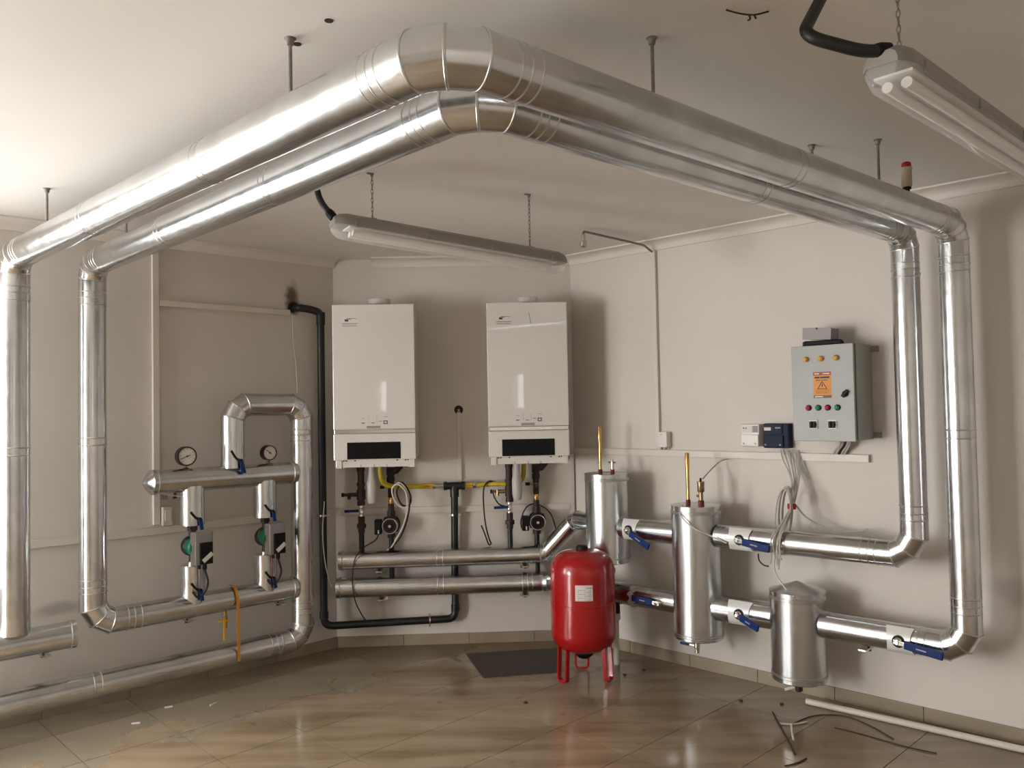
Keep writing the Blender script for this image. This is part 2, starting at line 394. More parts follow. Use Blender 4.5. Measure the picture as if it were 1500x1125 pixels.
def insulated(T, corners, r, n=3, g=.08, sect=1.05, seg=40, cap0=None, cap1=None, m='cladding', collars=True):
    path = bend_path(corners, n, g)
    pts = [p for p, _ in path]; radii = None
    if isinstance(r, (list, tuple)):      # one radius for each corner of the run
        cs = [V(c) for c in corners]; radii = [r[min(range(len(cs)), key=lambda k: (cs[k]-p).length)] for p in pts]; r = radii[0]
    rings = sweep(pts, r, seg, radii)
    for i in range(len(pts)-1):
        p, q = pts[i], pts[i+1]; t = (q-p).normalized(); L = (q-p).length
        kind0, kind1 = path[i][1], path[i+1][1]
        if kind0 in ('e0', 'e') and kind1 in ('e', 'e1'):
            link('elbow_gore', MB().rings([rings[i], rings[i+1]], False, False), m, T)
        else:
            k = max(1, round(L/sect)); cuts = [j/k for j in range(k+1)]
            rt_ = radii[i+1]/radii[i] if radii else 1.0
            def at_cut(c, p=p, t=t, L=L, rt_=rt_, ring=rings[i]):
                o = p+t*L*c; return [o+((a-p)-t*((a-p).dot(t)))*(1+(rt_-1)*c) for a in ring]
            R = [rings[i]]+[at_cut(c) for c in cuts[1:-1]]+[rings[i+1]]
            for j in range(k):
                link('pipe_section', MB().rings([R[j], R[j+1]], i == 0 and j == 0, i == len(pts)-2 and j == k-1), m, T)
                if j:
                    for off in (-.018, .018):
                        link('seam_band', band([x+t*off for x in R[j]], p+t*(L*cuts[j]+off), t, .0028, .0013), 'cladding_bead', T)
            if collars:     # slip-joint grooves next to the elbows
                for kind, at, sg in ((kind0, p, 1), (kind1, q, -1)):
                    if kind in ('e0', 'e1') and L > .35:
                        e1, e2 = perp(t)
                        for off in (.028+r*.7, .058+r*.7, .092+r*.7):
                            c = at+t*sg*off; base = at_cut((c-p).length/L)
                            ctr = c
                            link('seam_band', band(base, ctr, t, .0028, .0013), 'cladding_bead', T)
        if path[i+1][1] in ('e0', 'e', 'e1', 'm'):
            t2 = (pts[i+2]-q).normalized(); link('joint_bead', band(rings[i+1], q, (t+t2).normalized(), .0038, .0022), 'cladding_bead', T)
    for cap, idx, sg in ((cap0, 0, -1), (cap1, -1, 1)):
        if cap:
            t = (pts[1]-pts[0]).normalized() if idx == 0 else (pts[-1]-pts[-2]).normalized(); t = t*sg; c = pts[idx]
            link('end_cap', MB().lathe(c-t*.02, t, [(r+.003, 0), (r+.003, .022), (r*.6, .022+cap*.5), (.003, .022+cap), (0, .022+cap)], seg), m, T)
            link('joint_bead', band([x-t*.022 for x in rings[idx]], c-t*.022, t, .004, .005), 'cladding_bead', T)
DL = .25
E1 = V((-.129, 1.7107, 2.27)); E2 = V((-.072, 1.992, 2.27))
T = thing('insulated_pipe', 'outermost foil-clad pipe loop, nearest overhead bend, dropping at far right to lower valve', 'pipe', F('L', 1.855, DL, .5))
insulated(T, [F('L', 1.855, DL, .50), F('L', 1.855, DL, 2.27), E1, F('R', 2.37, .25, 2.27), F('R', 2.37, .25, .44), F('R', 1.74, .25, .44)], [.066, .066, .067, .061, .061, .063], [3, 3, 3, 3], [.055, .070, .055, .06])
T = thing('insulated_pipe', 'inner foil-clad pipe loop overhead, behind and just below the outermost loop', 'pipe', F('L', 1.515, DL, .43))
insulated(T, [F('L', .43, DL, .486), F('L', 1.515, DL, .484), F('L', 1.515, DL, 2.27), E2, F('R', 2.17, .25, 2.27), F('R', 2.17, .25, .815), F('R', 1.19, .25, .812)], [.062, .063, .064, .066, .059, .058, .060], [3, 3, 3, 3, 3], [.06, .055, .066, .055, .065], cap0=.004)
T = thing('insulated_pipe', 'foil-clad pipe along the skirting that rises into an arch over left manifold', 'pipe', F('L', .38, DL, .12))
insulated(T, [F('L', 3.6, DL, .178), F('L', .375, DL, .182), F('L', .372, DL, 1.553), F('L', .795, DL, 1.556), F('L', .795, DL, 1.205)], .064, [3, 3, 3], [.06, .055, .055])
T = thing('pipe_manifold', 'foil-clad horizontal manifold with pointed end, carrying two round gauges', 'manifold', F('L', .85, DL, 1.1))
insulated(T, [F('L', 1.235, DL, 1.157), F('L', .425, DL, 1.155)], .063, cap0=.045, cap1=.004, sect=3)
T = thing('pipe_manifold', 'short foil-clad horizontal stub with round end at far left under the outermost riser', 'manifold', F('L', 2.2, DL, .40))
insulated(T, [F('L', 1.60, DL, .45), F('L', 3.6, DL, .45)], .064, cap0=.004, sect=3)
T = thing('header_pipe', 'upper foil-clad header below boilers with kinked bend into the first tank', 'pipe', F('B', .65, .15, .52))
TK1 = F('R', .455, .25, 0)
insulated(T, [F('B', .045, .15, .576), F('B', 1.335, .15, .585), F('B', 1.525, .225, .805), TK1+Z*.805], .056, [3, 2], [.03, .05], sect=.62, cap0=.006, collars=False)
cnr = isect(F('B', 0, .15, 0), UA['B'], F('R', 0, .25, 0), UA['R'])
T = thing('header_pipe', 'lower foil-clad header below boilers running behind the red vessel', 'pipe', F('B', .65, .15, .34))
insulated(T, [F('B', .03, .15, .407), V((cnr.x, cnr.y, .410)), F('R', .94, .25, .425)], .062, [2], [.05], sect=.62, cap0=.018)
T = thing('insulated_pipe', 'short foil-clad pipe joining the first and second tanks', 'pipe', F('R', .75, .25, .74))
insulated(T, [F('R', .57, .25, .80), F('R', .94, .25, .805)], .064, sect=2)
T = thing('insulated_pipe', 'short foil-clad pipe between tall tank and cone-topped tank', 'pipe', F('R', 1.3, .25, .38))
insulated(T, [F('R', 1.17, .25, .432), F('R', 1.50, .25, .438)], .067, sect=2)

def hoop(c, r, z, h=.0025, w=.004):
    return MB().lathe(c+Z*z, Z, [(r, -w), (r+h, -w*.5), (r+h, w*.5), (r, w)], 48)
def tank(name, label, c, r, z0, z1, cone=0, hoops=()):
    T = thing(name, label, 'tank', c+Z*z0)
    link('shell', MB().lathe(c, Z, [(0, z0+.002), (r-.004, z0+.002), (r, z0+.006), (r, z1)], 64), 'galv', T)
    prof = [(r, z1-.0), (r+.003, z1), (r+.003, z1+.004), (r-.006, z1+.006)]
    prof += [(.006, z1+cone), (0, z1+cone)] if cone else [(r-.012, z1+.003), (0, z1+.003)]
    link('lid', MB().lathe(c, Z, prof, 64), 'galv', T)
    for z in hoops: link('hoop', hoop(c, r, z), 'cladding_bead', T)
    return T
TK2 = F('R', 1.055, .25, 0); TK3 = F('R', 1.615, .25, 0)
t1 = tank('balancing_tank', 'shortest flat-topped galvanised tank, behind the red vessel', TK1, .129, .592, 1.108, 0, (.625, 1.083, 1.075))
t2 = tank('balancing_tank', 'tallest galvanised tank in the middle of right wall', TK2, .131, .255, .962, 0, (.275, .285, .928, .936))
t3 = tank('balancing_tank', 'galvanised tank with conical lid, lowest on right wall', TK3, .130, .152, .583, .048, (.18, .188, .552, .560))

# ------------------------------------------------------------------ ball valves on the right wall
def valve(label, u, z, r, pu, hdl, plate=True, grp=None):
    """u,z: stem on the pipe axis; pu: plate span; hdl: grip end offsets (du,dd,dz)"""
    T = thing('ball_valve', label, 'valve', F('R', u, .25+r, z))
    w = 'R'
    def S(uu, a, rr): return F(w, uu, .25+rr*math.cos(a), z+rr*math.sin(a))
    if plate:
        mb = MB(); rows = []
        na = 15
        for rr in (r+.0015, r+.0055):
            for k in range(na):
                a = rad(-58+116*k/(na-1)); pinch = .010*math.cos((k/(na-1)-.5)*math.pi)
                rows.append([S(pu[0]+pinch, a, rr), S(pu[1]-pinch, a, rr)])
        vi = len(mb.v)
        for row in rows: mb.v += row
        for k in range(na-1):
            a = 2*k; b = 2*(k+na)
            mb.f += [(a, a+1, a+3, a+2), (b, b+2, b+3, b+1), (a, a+2, b+2, b), (a+1, b+1, b+3, a+3)]
        a = 2*(na-1); b = 2*(2*na-1); mb.f += [(0, 2*na, 2*na+1, 1), (a, a+1, b+1, b)]
        link('cover_plate', mb, 'paper_metal', T)
        link('cutout', MB().lathe(F(w, u, .25+r, z), NA[w], [(.027, -.006), (.027, .0085), (0, .0085)], 24), 'black_plastic', T)
    s0 = F(w, u, .25+r-.01, z)
    link('bonnet', MB().lathe(s0, NA[w], [(.0185, 0), (.0185, .022), (.013, .026), (.012, .034), (0, .034)], 20), 'chrome', T)
    h0 = F(w, u, .25+r+.026, z); h1 = h0+UA[w]*hdl[0]+NA[w]*hdl[1]+Z*hdl[2]
    side = Z
    lv = link('lever', MB().bar(h0-(h1-h0).normalized()*.016, h0+(h1-h0)*.35, .020, .004, side).lathe(h0, NA[w], [(.009, 0), (.009, .009), (0, .009)], 6), 'chrome', T, bevel=.001)
    a = h0+(h1-h0)*.17
    link('grip', MB().bar(a, h1, .036, .016, side), 'blue_grip', T, bevel=.005)
    mid = a+(h1-a)*.45+NA[w]*.0086
    link('grip_mark', MB().bar(mid-(h1-a)*.13, mid+(h1-a)*.13, .005, .0012, side), 'cable_grey', T)
    return T
mat('paper_metal', 'E4E3E0', .25, .1, vary=.03)  # aluminium plates; the window's reflection is put into the white colour
valve('blue-handled ball valve on the pipe between shortest and tallest tanks', .655, .803, .064, (.60, .712), (.165, .02, -.075))
valve('blue-handled ball valve in front of hanging cable bundle, right of tallest tank', 1.345, .813, .061, (1.275, 1.405), (.185, .02, -.022))
valve('blue-handled ball valve pressed against the cone-topped tank', 1.335, .436, .067, (1.262, 1.398), (.14, .045, -.035))
valve('blue-handled ball valve at the bottom bend of outermost pipe', 2.11, .440, .063, (2.05, 2.168), (.195, .02, -.02))
valve('blue-handled ball valve right of the red vessel, handle pointing back left', .845, .420, .062, (0, 0), (-.155, .01, .012), plate=False)

# fittings on the tanks
def well(label, c, z0, z1, dz):
    T = thing('brass_thermometer', label, 'thermometer', c+Z*z0)
    link('socket', MB().lathe(c, Z, [(0, z0), (.013, z0), (.013, z0+.022), (.009, z0+.028)], 16), 'red_primer', T)
    link('stem', MB().lathe(c, Z, [(.0095, z0+.02), (.0095, z1-.08)], 16), 'brass', T)
    link('scale_slot', MB().bar(c+UA['R']*-.0035+NA['R']*.0072+Z*(z0+.06), c+UA['R']*-.0035+NA['R']*.0072+Z*(z1-.09), .004, .006, UA['R']), 'ink', T)
    link('top_sleeve', MB().lathe(c, Z, [(.0115, z1-.085), (.0115, z1-.004), (.0095, z1), (0, z1)], 16), 'brass', T)
    return T
well('tall brass thermometer standing on the shortest tank', TK1+UA['R']*-.045+NA['R']*.0, 1.108, 1.388, 0)
well('tall brass thermometer standing on the tallest tank', TK2+UA['R']*-.045, .965, 1.246, 0)
p = TK1+UA['R']*.045
T = thing('air_vent', 'small vent cock with side screw on the shortest tank', 'vent', p+Z*1.11)
link('socket', MB().lathe(p, Z, [(0, 1.11), (.012, 1.11), (.012, 1.137), (0, 1.137)], 14), 'red_primer', T)
link('body', MB().lathe(p, Z, [(.009, 1.135), (.010, 1.18), (.006, 1.195), (0, 1.197)], 14), 'nickel', T)
link('screw', MB().tube([p+Z*1.178-UA['R']*.028, p+Z*1.178+UA['R']*.022], .005, 8), 'brass_dark', T)
p = TK2+UA['R']*.035
T = thing('air_vent', 'brass cylindrical automatic air vent on the tallest tank', 'vent', p+Z*.965)
link('socket', MB().lathe(p, Z, [(0, .965), (.016, .965), (.016, .99), (.010, .995)], 14), 'red_primer', T)
link('valve_body', MB().lathe(p, Z, [(.011, .99), (.012, 1.035), (.010, 1.04)], 14).tube([p+Z*1.015, p+Z*1.015-UA['R']*.026], .007, 8), 'brass_dark', T)
link('float_chamber', MB().lathe(p, Z, [(.016, 1.037), (.019, 1.042), (.019, 1.085), (.021, 1.087), (.021, 1.093), (0, 1.095)], 20), 'brass_dark', T)
link('cap', MB().lathe(p, Z, [(.006, 1.094), (.006, 1.112), (0, 1.114)], 10), 'black_plastic', T)
p = TK2+NA['R']*.02
T = thing('drain_valve', 'small drain valve with blue lever under the tallest tank', 'valve', p+Z*.17)
link('body', MB().lathe(p, Z, [(.010, .257), (.010, .235), (.017, .232), (.017, .205), (.013, .2), (.013, .178), (0, .178)], 14), 'nickel', T)
link('stem', MB().tube([p+Z*.212, p+Z*.212-UA['R']*.045], .006, 8), 'chrome', T)
link('grip', MB().bar(p+Z*.212-UA['R']*.04, p+Z*.212-UA['R']*.105, .013, .010, Z), 'blue_grip', T, bevel=.003)
p = TK3+NA['R']*.01
T = thing('drain_valve', 'white and grey drain cock under the cone-topped tank', 'valve', p+Z*.09)
link('body', MB().lathe(p, Z, [(.012, .155), (.012, .13), (.018, .126), (.018, .1), (.012, .095), (0, .095)], 14), 'iron', T)
link('handle', MB().bar(p+Z*.118-UA['R']*.015+NA['R']*.015, p+Z*.098-UA['R']*.06+NA['R']*.03, .012, .008, Z), 'white_plastic', T, bevel=.003)
p = F('R', .50, .25, 0)
T = thing('drain_pipe', 'grey plastic drain pipe with black elbow beside the red vessel', 'pipe', p)
link('elbow', MB().lathe(p, Z, [(.024, .36), (.026, .335), (.026, .30), (.02, .295), (0, .295)], 16), 'black_plastic', T)
link('coupling', MB().lathe(p, Z, [(.017, .30), (.027, .297), (.027, .262), (.019, .255)], 18), 'pvc_white', T)
link('tube', MB().lathe(p, Z, [(.0175, .265), (.0175, .001), (0, .001)], 18), 'pvc_white', T)
p = TK1+NA['R']*.02+UA['R']*.04
solo('drain_plug', 'black iron plug under the shortest tank', 'plug', MB().lathe(p, Z, [(.013, .594), (.013, .565), (.02, .562), (.02, .535), (.012, .53), (0, .53)], 14), 'iron', p+Z*.53)

# ------------------------------------------------------------------ pump sets on the left wall
def pump_set(u, tagl, which):
    c = F('L', u, DL, 0); n = NA['L']; a = UA['L']; r = .063
    def S(phi, z, rr=r): return c+(n*math.cos(phi)+a*math.sin(phi))*rr+Z*z
    for part, z0, z1 in (('upper', .915, 1.125), ('lower', .50, .703)):
        T = thing('insulated_valve', 'foil-clad valve sleeve %s the %s green pump' % ('above' if part == 'upper' else 'below', which), 'valve', c+Z*z0)
        link('jacket', MB().lathe(c, Z, [(0, z0), (r, z0), (r, z1), (r*.8, z1), (0, z1)], 40), 'cladding', T)
        zc = z0+.045 if part == 'upper' else z0+.085
        arc = [S(rad(28-40*k/7), zc-.012*0+.03-.042*math.sin(k/7*math.pi/2), r+.001) for k in range(8)]
        link('handle_slot', MB().tube(arc, .0065, 8), 'black_plastic', T)
        h0 = S(rad(-10), zc-.012, r+.012); h1 = h0+Z*-.055+n*.004-a*.008
        link('stem', MB().tube([S(rad(-8), zc-.008, r-.01), S(rad(-8), zc-.008, r+.018)], .008, 10), 'black_plastic', T)
        link('grip', MB().bar(h0+Z*.006, h1, .019, .010, a), 'blue_grip', T, bevel=.003)
    T = thing('circulation_pump', tagl, 'pump', c+Z*.70)
    link('flange', MB().lathe(c, Z, [(0, .885), (.026, .885), (.026, .922), (0, .922)], 6), 'iron', T)
    link('flange', MB().lathe(c, Z, [(0, .70), (.028, .70), (.028, .72), (.02, .724), (0, .724)], 12), 'nickel', T)
    link('volute', MB().tube([c+Z*.72, c+Z*.89], .019, 14).lathe(c+Z*.802-n*.035, n, [(.03, 0), (.054, .01), (.054, .04), (.045, .05), (0, .05)], 28), 'black_paint', T)
    link('motor', MB().lathe(c+Z*.802+n*.012, n, [(.048, 0), (.048, .05), (.043, .056), (0, .056)], 28), 'green_motor', T)
    b = c+n*.062-a*.010
    bx = link('control_box', MB().obox(b+Z*.80+n*.03-a*.005, a, n, Z, .048, .03, .085), 'grey_plastic', T, bevel=.005)
    link('front_cover', MB().obox(b+Z*.775+n*.066-a*.012, a, n, Z, .034, .007, .057), 'black_plastic', bx, bevel=.004)
    link('side_plate', MB().obox(b+Z*.80+n*.030+a*.0445, a, n, Z, .0016, .026, .08), 'chrome', bx)  # bright skin: window light on the box side put into its material
    ang = rad(38); t = -a*math.cos(ang)+Z*math.sin(ang)
    link('paper_tag', MB().bar(b+n*.077+Z*.735+a*.008, b+n*.077+Z*.735+a*.008+t*.062, .022, .002, Z), 'paper', bx)
    q = b+n*.05-a*.01
    link('power_cable', MB().hose([q+Z*.725, q+Z*.69, q+Z*.62-a*.012+n*.01, q+Z*.565+a*.005, q+Z*.55+a*.04, q+Z*.58+a*.06-n*.01], .0065, 8), 'cable_black', T)
    link('cable_gland', MB().lathe(q, Z, [(.011, .73), (.012, .69), (.007, .685)], 12).lathe(q+a*.03, Z, [(.009, .73), (.010, .695), (0, .694)], 12), 'black_plastic', T)
pump_set(1.022, 'green-bodied circulation pump with grey box, nearer the camera on left manifold', 'nearer')
pump_set(.605, 'green-bodied circulation pump with grey box, beside the arched pipe', 'farther')
def slot_valve(u, z):
    c = F('L', u, DL, 0); n = NA['L']; a = UA['L']; r = .064
    T = thing('ball_valve', 'blue-handled valve in the arched pipe above left manifold', 'valve', c+Z*(z-.08))
    def S(phi, zz, rr): return c+(n*math.cos(phi)+a*math.sin(phi))*rr+Z*zz
    link('handle_slot', MB().tube([S(rad(30-34*k/7), z+.042-.05*math.sin(k/7*math.pi/2), r+.001) for k in range(8)], .0065, 8), 'black_plastic', T)
    link('stem', MB().tube([S(rad(-6), z-.012, r-.01), S(rad(-6), z-.012, r+.02)], .008, 10), 'black_plastic', T)
    for dx in (0, -.016):
        link('grip', MB().bar(S(rad(-8), z-.006, r+.014)+a*dx*.3, S(rad(-10), z-.085, r+.016)+a*(dx-.006), .013, .009, a), 'blue_grip', T, bevel=.003)
slot_valve(.795, 1.262)
def gauge(label, u, zc, r, case, z0):
    c = F('L', u, DL, zc); n = NA['L']; a = UA['L']
    T = thing('pressure_gauge', label, 'gauge', F('L', u, DL, z0))
    link('stem', MB().lathe(F('L', u, DL, 0), Z, [(.03, z0), (.03, z0+.004), (.014, z0+.008), (.010, z0+.014), (.008, zc-r+.004)], 14), 'brass_dark', T)
    k = link('case', MB().lathe(c-n*.025, n, [(r*.9, 0), (r, .006), (r, .046), (r*.98, .05), (r*.88, .05), (r*.86, .044), (0, .044)], 32), case, T)
    d = link('dial', MB().lathe(c, n, [(r*.86, .016), (r*.86, .021), (0, .021)], 32), 'paper', T)
    f = c+n*.0215
    for i in range(11):
        an = rad(-45+27*i); dv = -a*math.cos(an)*1+Z*math.sin(an)
        dv = a*math.cos(an)+Z*math.sin(an)
        link('tick', MB().bar(f+dv*r*.66, f+dv*r*.80, .0018, .001, n.cross(dv)), 'ink', d)
    nd = a*.93-Z*.38 if case == 'black_paint' else a*.75+Z*.62
    link('needle', MB().bar(f+n*.001-nd*r*.35, f+n*.001+nd*r*.68, .0035, .001, n.cross(nd)).lathe(f, n, [(.005, 0), (.005, .003), (0, .003)], 10), 'ink', d)
    return T
gauge('black-rimmed pressure gauge on the pointed end of left manifold', 1.055, 1.284, .052, 'black_paint', 1.211)
gauge('smaller brass-rimmed gauge inside the pipe arch', .583, 1.279, .043, 'iron', 1.210)
# drain tap and yellow tape on the lower left pipes
p = F('L', .845, DL, 0); a = UA['L']; n = NA['L']
T = thing('drain_valve', 'small brass tap with yellow lever under lower left pipe', 'valve', p+Z*.28)
link('nipple', MB().lathe(p, Z, [(.009, .428), (.009, .40), (.013, .395), (.013, .36), (.009, .355), (.011, .33), (0, .33)], 12), 'brass_dark', T)
link('lever', MB().bar(p+Z*.375+n*.016+a*.045, p+Z*.372+n*.016-a*.012, .011, .005, Z), 'yellow_tag', T, bevel=.001)
link('lever', MB().bar(p+Z*.39+n*.02+a*.012, p+Z*.27+n*.02+a*.014, .012, .004, a), 'yellow_tag', T, bevel=.001)
pts = [F('L', .805, DL-.03, .555), F('L', .805, DL+.035, .55), F('L', .805, DL+.073, .50), F('L', .804, DL+.072, .42), F('L', .803, DL+.075, .30), F('L', .800, DL+.072, .20), F('L', .80, DL+.070, .155)]
mb = MB(); sp = spline(pts, 5); b0 = len(mb.v)
for q in sp: mb.v += [q-a*.008, q+a*.008, q+a*.008+n*.0018+Z*.0008, q-a*.008+n*.0018+Z*.0008]
for i in range(len(sp)-1):
    for k in range(4): mb.f.append((4*i+k, 4*i+(k+1) % 4, 4*i+4+(k+1) % 4, 4*i+4+k))
mb.f += [(0, 3, 2, 1), tuple(4*(len(sp)-1)+k for k in range(4))]
solo('tape_strip', 'yellow tape strip hanging across the two lower left pipes', 'tape', mb, 'yellow_tape', p+Z*.155)

# ------------------------------------------------------------------ wall brackets and ceiling rods
def wbracket(w, u, zc, d, r, label):
    T = thing('pipe_bracket', label, 'bracket', F(w, u, 0, zc-r-.06))
    link('wall_plate', MB().wbox(w, u-.028, u+.028, 0, .005, zc-r-.055, zc-r+.02), 'nickel', T)
    link('arm', MB().wbox(w, u-.018, u+.018, .004, d+.02, zc-r-.022, zc-r-.014), 'nickel', T)
    link('clamp_bolt', MB().lathe(F(w, u, d*.75, 0), Z, [(.006, zc-r-.035), (.006, zc-r+.004)], 8).lathe(F(w, u, d*.75, 0), Z, [(0, zc-r-.037), (.011, zc-r-.037), (.011, zc-r-.028), (0, zc-r-.028)], 6), 'iron', T)
for w, u, zc, d, r, lb in (('B', .30, .407, .15, .062, 'bracket under lower header, below the left boiler'), ('B', 1.205, .409, .15, .062, 'bracket under lower header, below the right boiler'),
        ('B', .29, .576, .15, .056, 'bracket between the two headers, below the left boiler'), ('B', 1.21, .584, .15, .056, 'bracket between the two headers, below the right boiler'),
        ('L', 1.03, .486, DL, .065, 'bracket under lower left pipe, below the nearer pump'), ('L', .50, .486, DL, .065, 'bracket under lower left pipe, beside the arch riser'),
        ('L', 1.72, .45, DL, .064, 'bracket under the short stub at far left'), ('L', 1.09, 1.157, DL, .063, 'bracket under the manifold with gauges'), ('R', 1.93, .44, .25, .067, 'bracket under lowest right pipe')):
    wbracket(w, u, zc, d, r, lb)
def hanger(x, y, zp, r, label, rz=.005):
    p = V((x, y, 0)); T = thing('hanger_rod', label, 'rod', p+Z*(zp))
    link('rod', MB().lathe(p, Z, [(rz, zp), (rz, CEIL-.004)], 10), 'rod', T)
    link('ceiling_anchor', MB().lathe(p, Z, [(rz, CEIL-.02), (.009, CEIL-.018), (.011, CEIL-.004), (.016, CEIL-.001), (.016, CEIL)], 14), 'rod', T)
def along(A, B, t): return A+(B-A)*t
A1 = F('L', 1.855, DL, 0); B1 = F('R', 2.37, .25, 0); A2 = F('L', 1.515, DL, 0); B2 = F('R', 2.17, .25, 0)
for A, E, t, lb in ((A1, E1, .80, 'hanger rod left of the overhead bend, on outermost pipe'), (A1, E1, .155, 'hanger rod near the left wall on outermost pipe'), (B1, E1, .745, 'hanger rod right of the overhead bend, on outermost pipe'), (B1, E1, .255, 'hanger rod beside the red-capped air vent'),
                    (A2, E2, .165, 'hanger rod near the left wall on inner pipe'), (B2, E2, .33, 'hanger rod mostly hidden behind outermost pipe, right side')):
    q = along(V((A.x, A.y, 0)), V((E.x, E.y, 0)), t); hanger(q.x, q.y, 2.325, .06, lb)
q = along(V((B1.x, B1.y, 0)), V((E1.x, E1.y, 0)), .165)
T = thing('air_vent', 'beige automatic air vent with red cap on top of outermost overhead pipe', 'vent', q+Z*2.325)
link('body', MB().lathe(q, Z, [(.016, 2.355), (.020, 2.36), (.020, 2.425), (.023, 2.428), (.023, 2.433)], 20), 'beige_plastic', T)
link('base', MB().lathe(q, Z, [(.010, 2.322), (.010, 2.345), (.016, 2.347), (.016, 2.357)], 12), 'black_plastic', T)
link('cap', MB().lathe(q, Z, [(.019, 2.433), (.017, 2.452), (.010, 2.456), (0, 2.456)], 20), 'red_tape', T)

# ------------------------------------------------------------------ boilers
def boiler(u0, label, smudge):
    w = 'B'; W = .488; z0, z1 = 1.216, 2.147; u1 = u0+W
    T = thing('wall_boiler', label, 'boiler', F(w, u0+W/2, .2, 1.17))
    link('casing', MB().wbox(w, u0+.004, u1-.004, .008, .392, z0+.004, z1-.004), 'enamel_side', T, bevel=.006)
    link('front_panel', MB().wbox(w, u0, u1, .385, .42, 1.398, z1), 'enamel', T, bevel=.006)
    link('chrome_strip', MB().wbox(w, u0+.006, u1-.004, .385, .4185, 1.374, 1.397), 'chrome', T, bevel=.002)
    fl = link('control_flap', MB().wbox(w, u0, u1, .385, .42, z0, 1.373), 'enamel', T, bevel=.006)
    link('display', MB().wbox(w, u0+.081, u0+.398, .41, .4225, z0+.006, z0+.106), 'black_glass', fl, bevel=.001)
    tr = link('bottom_tray', MB().wbox(w, u0+.045, u1-.045, .03, .40, 1.172, 1.219), 'enamel', T, bevel=.002)
    for a, b in ((u0+.012, u0+.046), (u1-.046, u1-.010)): link('tray_corner', MB().wbox(w, a, b, .03, .408, 1.168, 1.219), 'enamel', T, bevel=.002)
    for a in (.052, .068, .12, .37, .42, .436): link('tray_clip', MB().wbox(w, u0+a, u0+a+.009, .398, .404, 1.208, 1.217), 'ink', tr)
    for a in (.155, .235, .31): link('tray_screw', MB().wbox(w, u0+a, u0+a+.005, .398, .4025, 1.172, 1.188), 'ink_light', tr)
    f0, f1 = .4195, .4212
    st = link('sticker', MB().wbox(w, u0+.054, u0+.152, f0, f1, 2.012, 2.072), 'paper', T)
    for a, b, c, d, m in ((.076, .098, 2.045, 2.058, 'ink'), (.086, .112, 2.055, 2.065, 'ink_light'), (.112, .146, 2.060, 2.064, 'ink_light'), (.060, .150, 2.028, 2.034, 'ink_light'), (.060, .148, 2.016, 2.021, 'ink_light')):
        link('print', MB().wbox(w, u0+a, u0+b, f1-.0004, f1+.0006, c, d), m, st)
    ic = link('icon_label', MB().wbox(w, u0+.155, u0+.335, f0, f1, 1.428, 1.482), 'enamel', T)
    for a, b, c, d, m in ((.168, .188, 1.434, 1.439, 'ink'), (.168, .188, 1.462, 1.465, 'ink_light'), (.226, .247, 1.434, 1.438, 'ink'), (.270, .290, 1.444, 1.447, 'ink'), (.298, .323, 1.444, 1.449, 'ink'), (.298, .303, 1.428, 1.449, 'ink'), (.318, .323, 1.428, 1.449, 'ink'), (.298, .323, 1.428, 1.433, 'ink'),
                          (.300, .326, 1.470, 1.473, 'ink_light'), (.210, .2115, 1.430, 1.478, 'ink_light'), (.258, .2595, 1.430, 1.478, 'ink_light')):
        link('print', MB().wbox(w, u0+a, u0+b, f1-.0004, f1+.0006, c, d), m, ic)
    link('name_plate', MB().wbox(w, u0+.198, u0+.280, f0, f1+.001, 1.404, 1.419), 'ink_light', T, bevel=.0005)
    if smudge:
        link('scuff_mark', MB().hose([F(w, u0+.255, f1-.0008, 2.085), F(w, u0+.262, f1-.0008, 2.05), F(w, u0+.268, f1-.0008, 2.015)], .0022, 6), 'ink_light', T)
    c = F(w, u0+.26, .22, 0)
    fc = link('flue_collar', MB().lathe(c, Z, [(.082, z1-.006), (.082, z1+.02), (.070, z1+.024), (.070, z1+.052), (.064, z1+.056), (0, z1+.056)], 32), 'white_plastic', T)
    link('collar_ring', MB().lathe(c, Z, [(.082, z1+.012), (.085, z1+.014), (.085, z1+.02), (.082, z1+.022)], 32), 'enamel_side', fc)
boiler(.063, 'white wall boiler nearer the black gas riser, left of the pair', False)
boiler(.986, 'white wall boiler nearer the right wall, with scuff mark near its top', True)

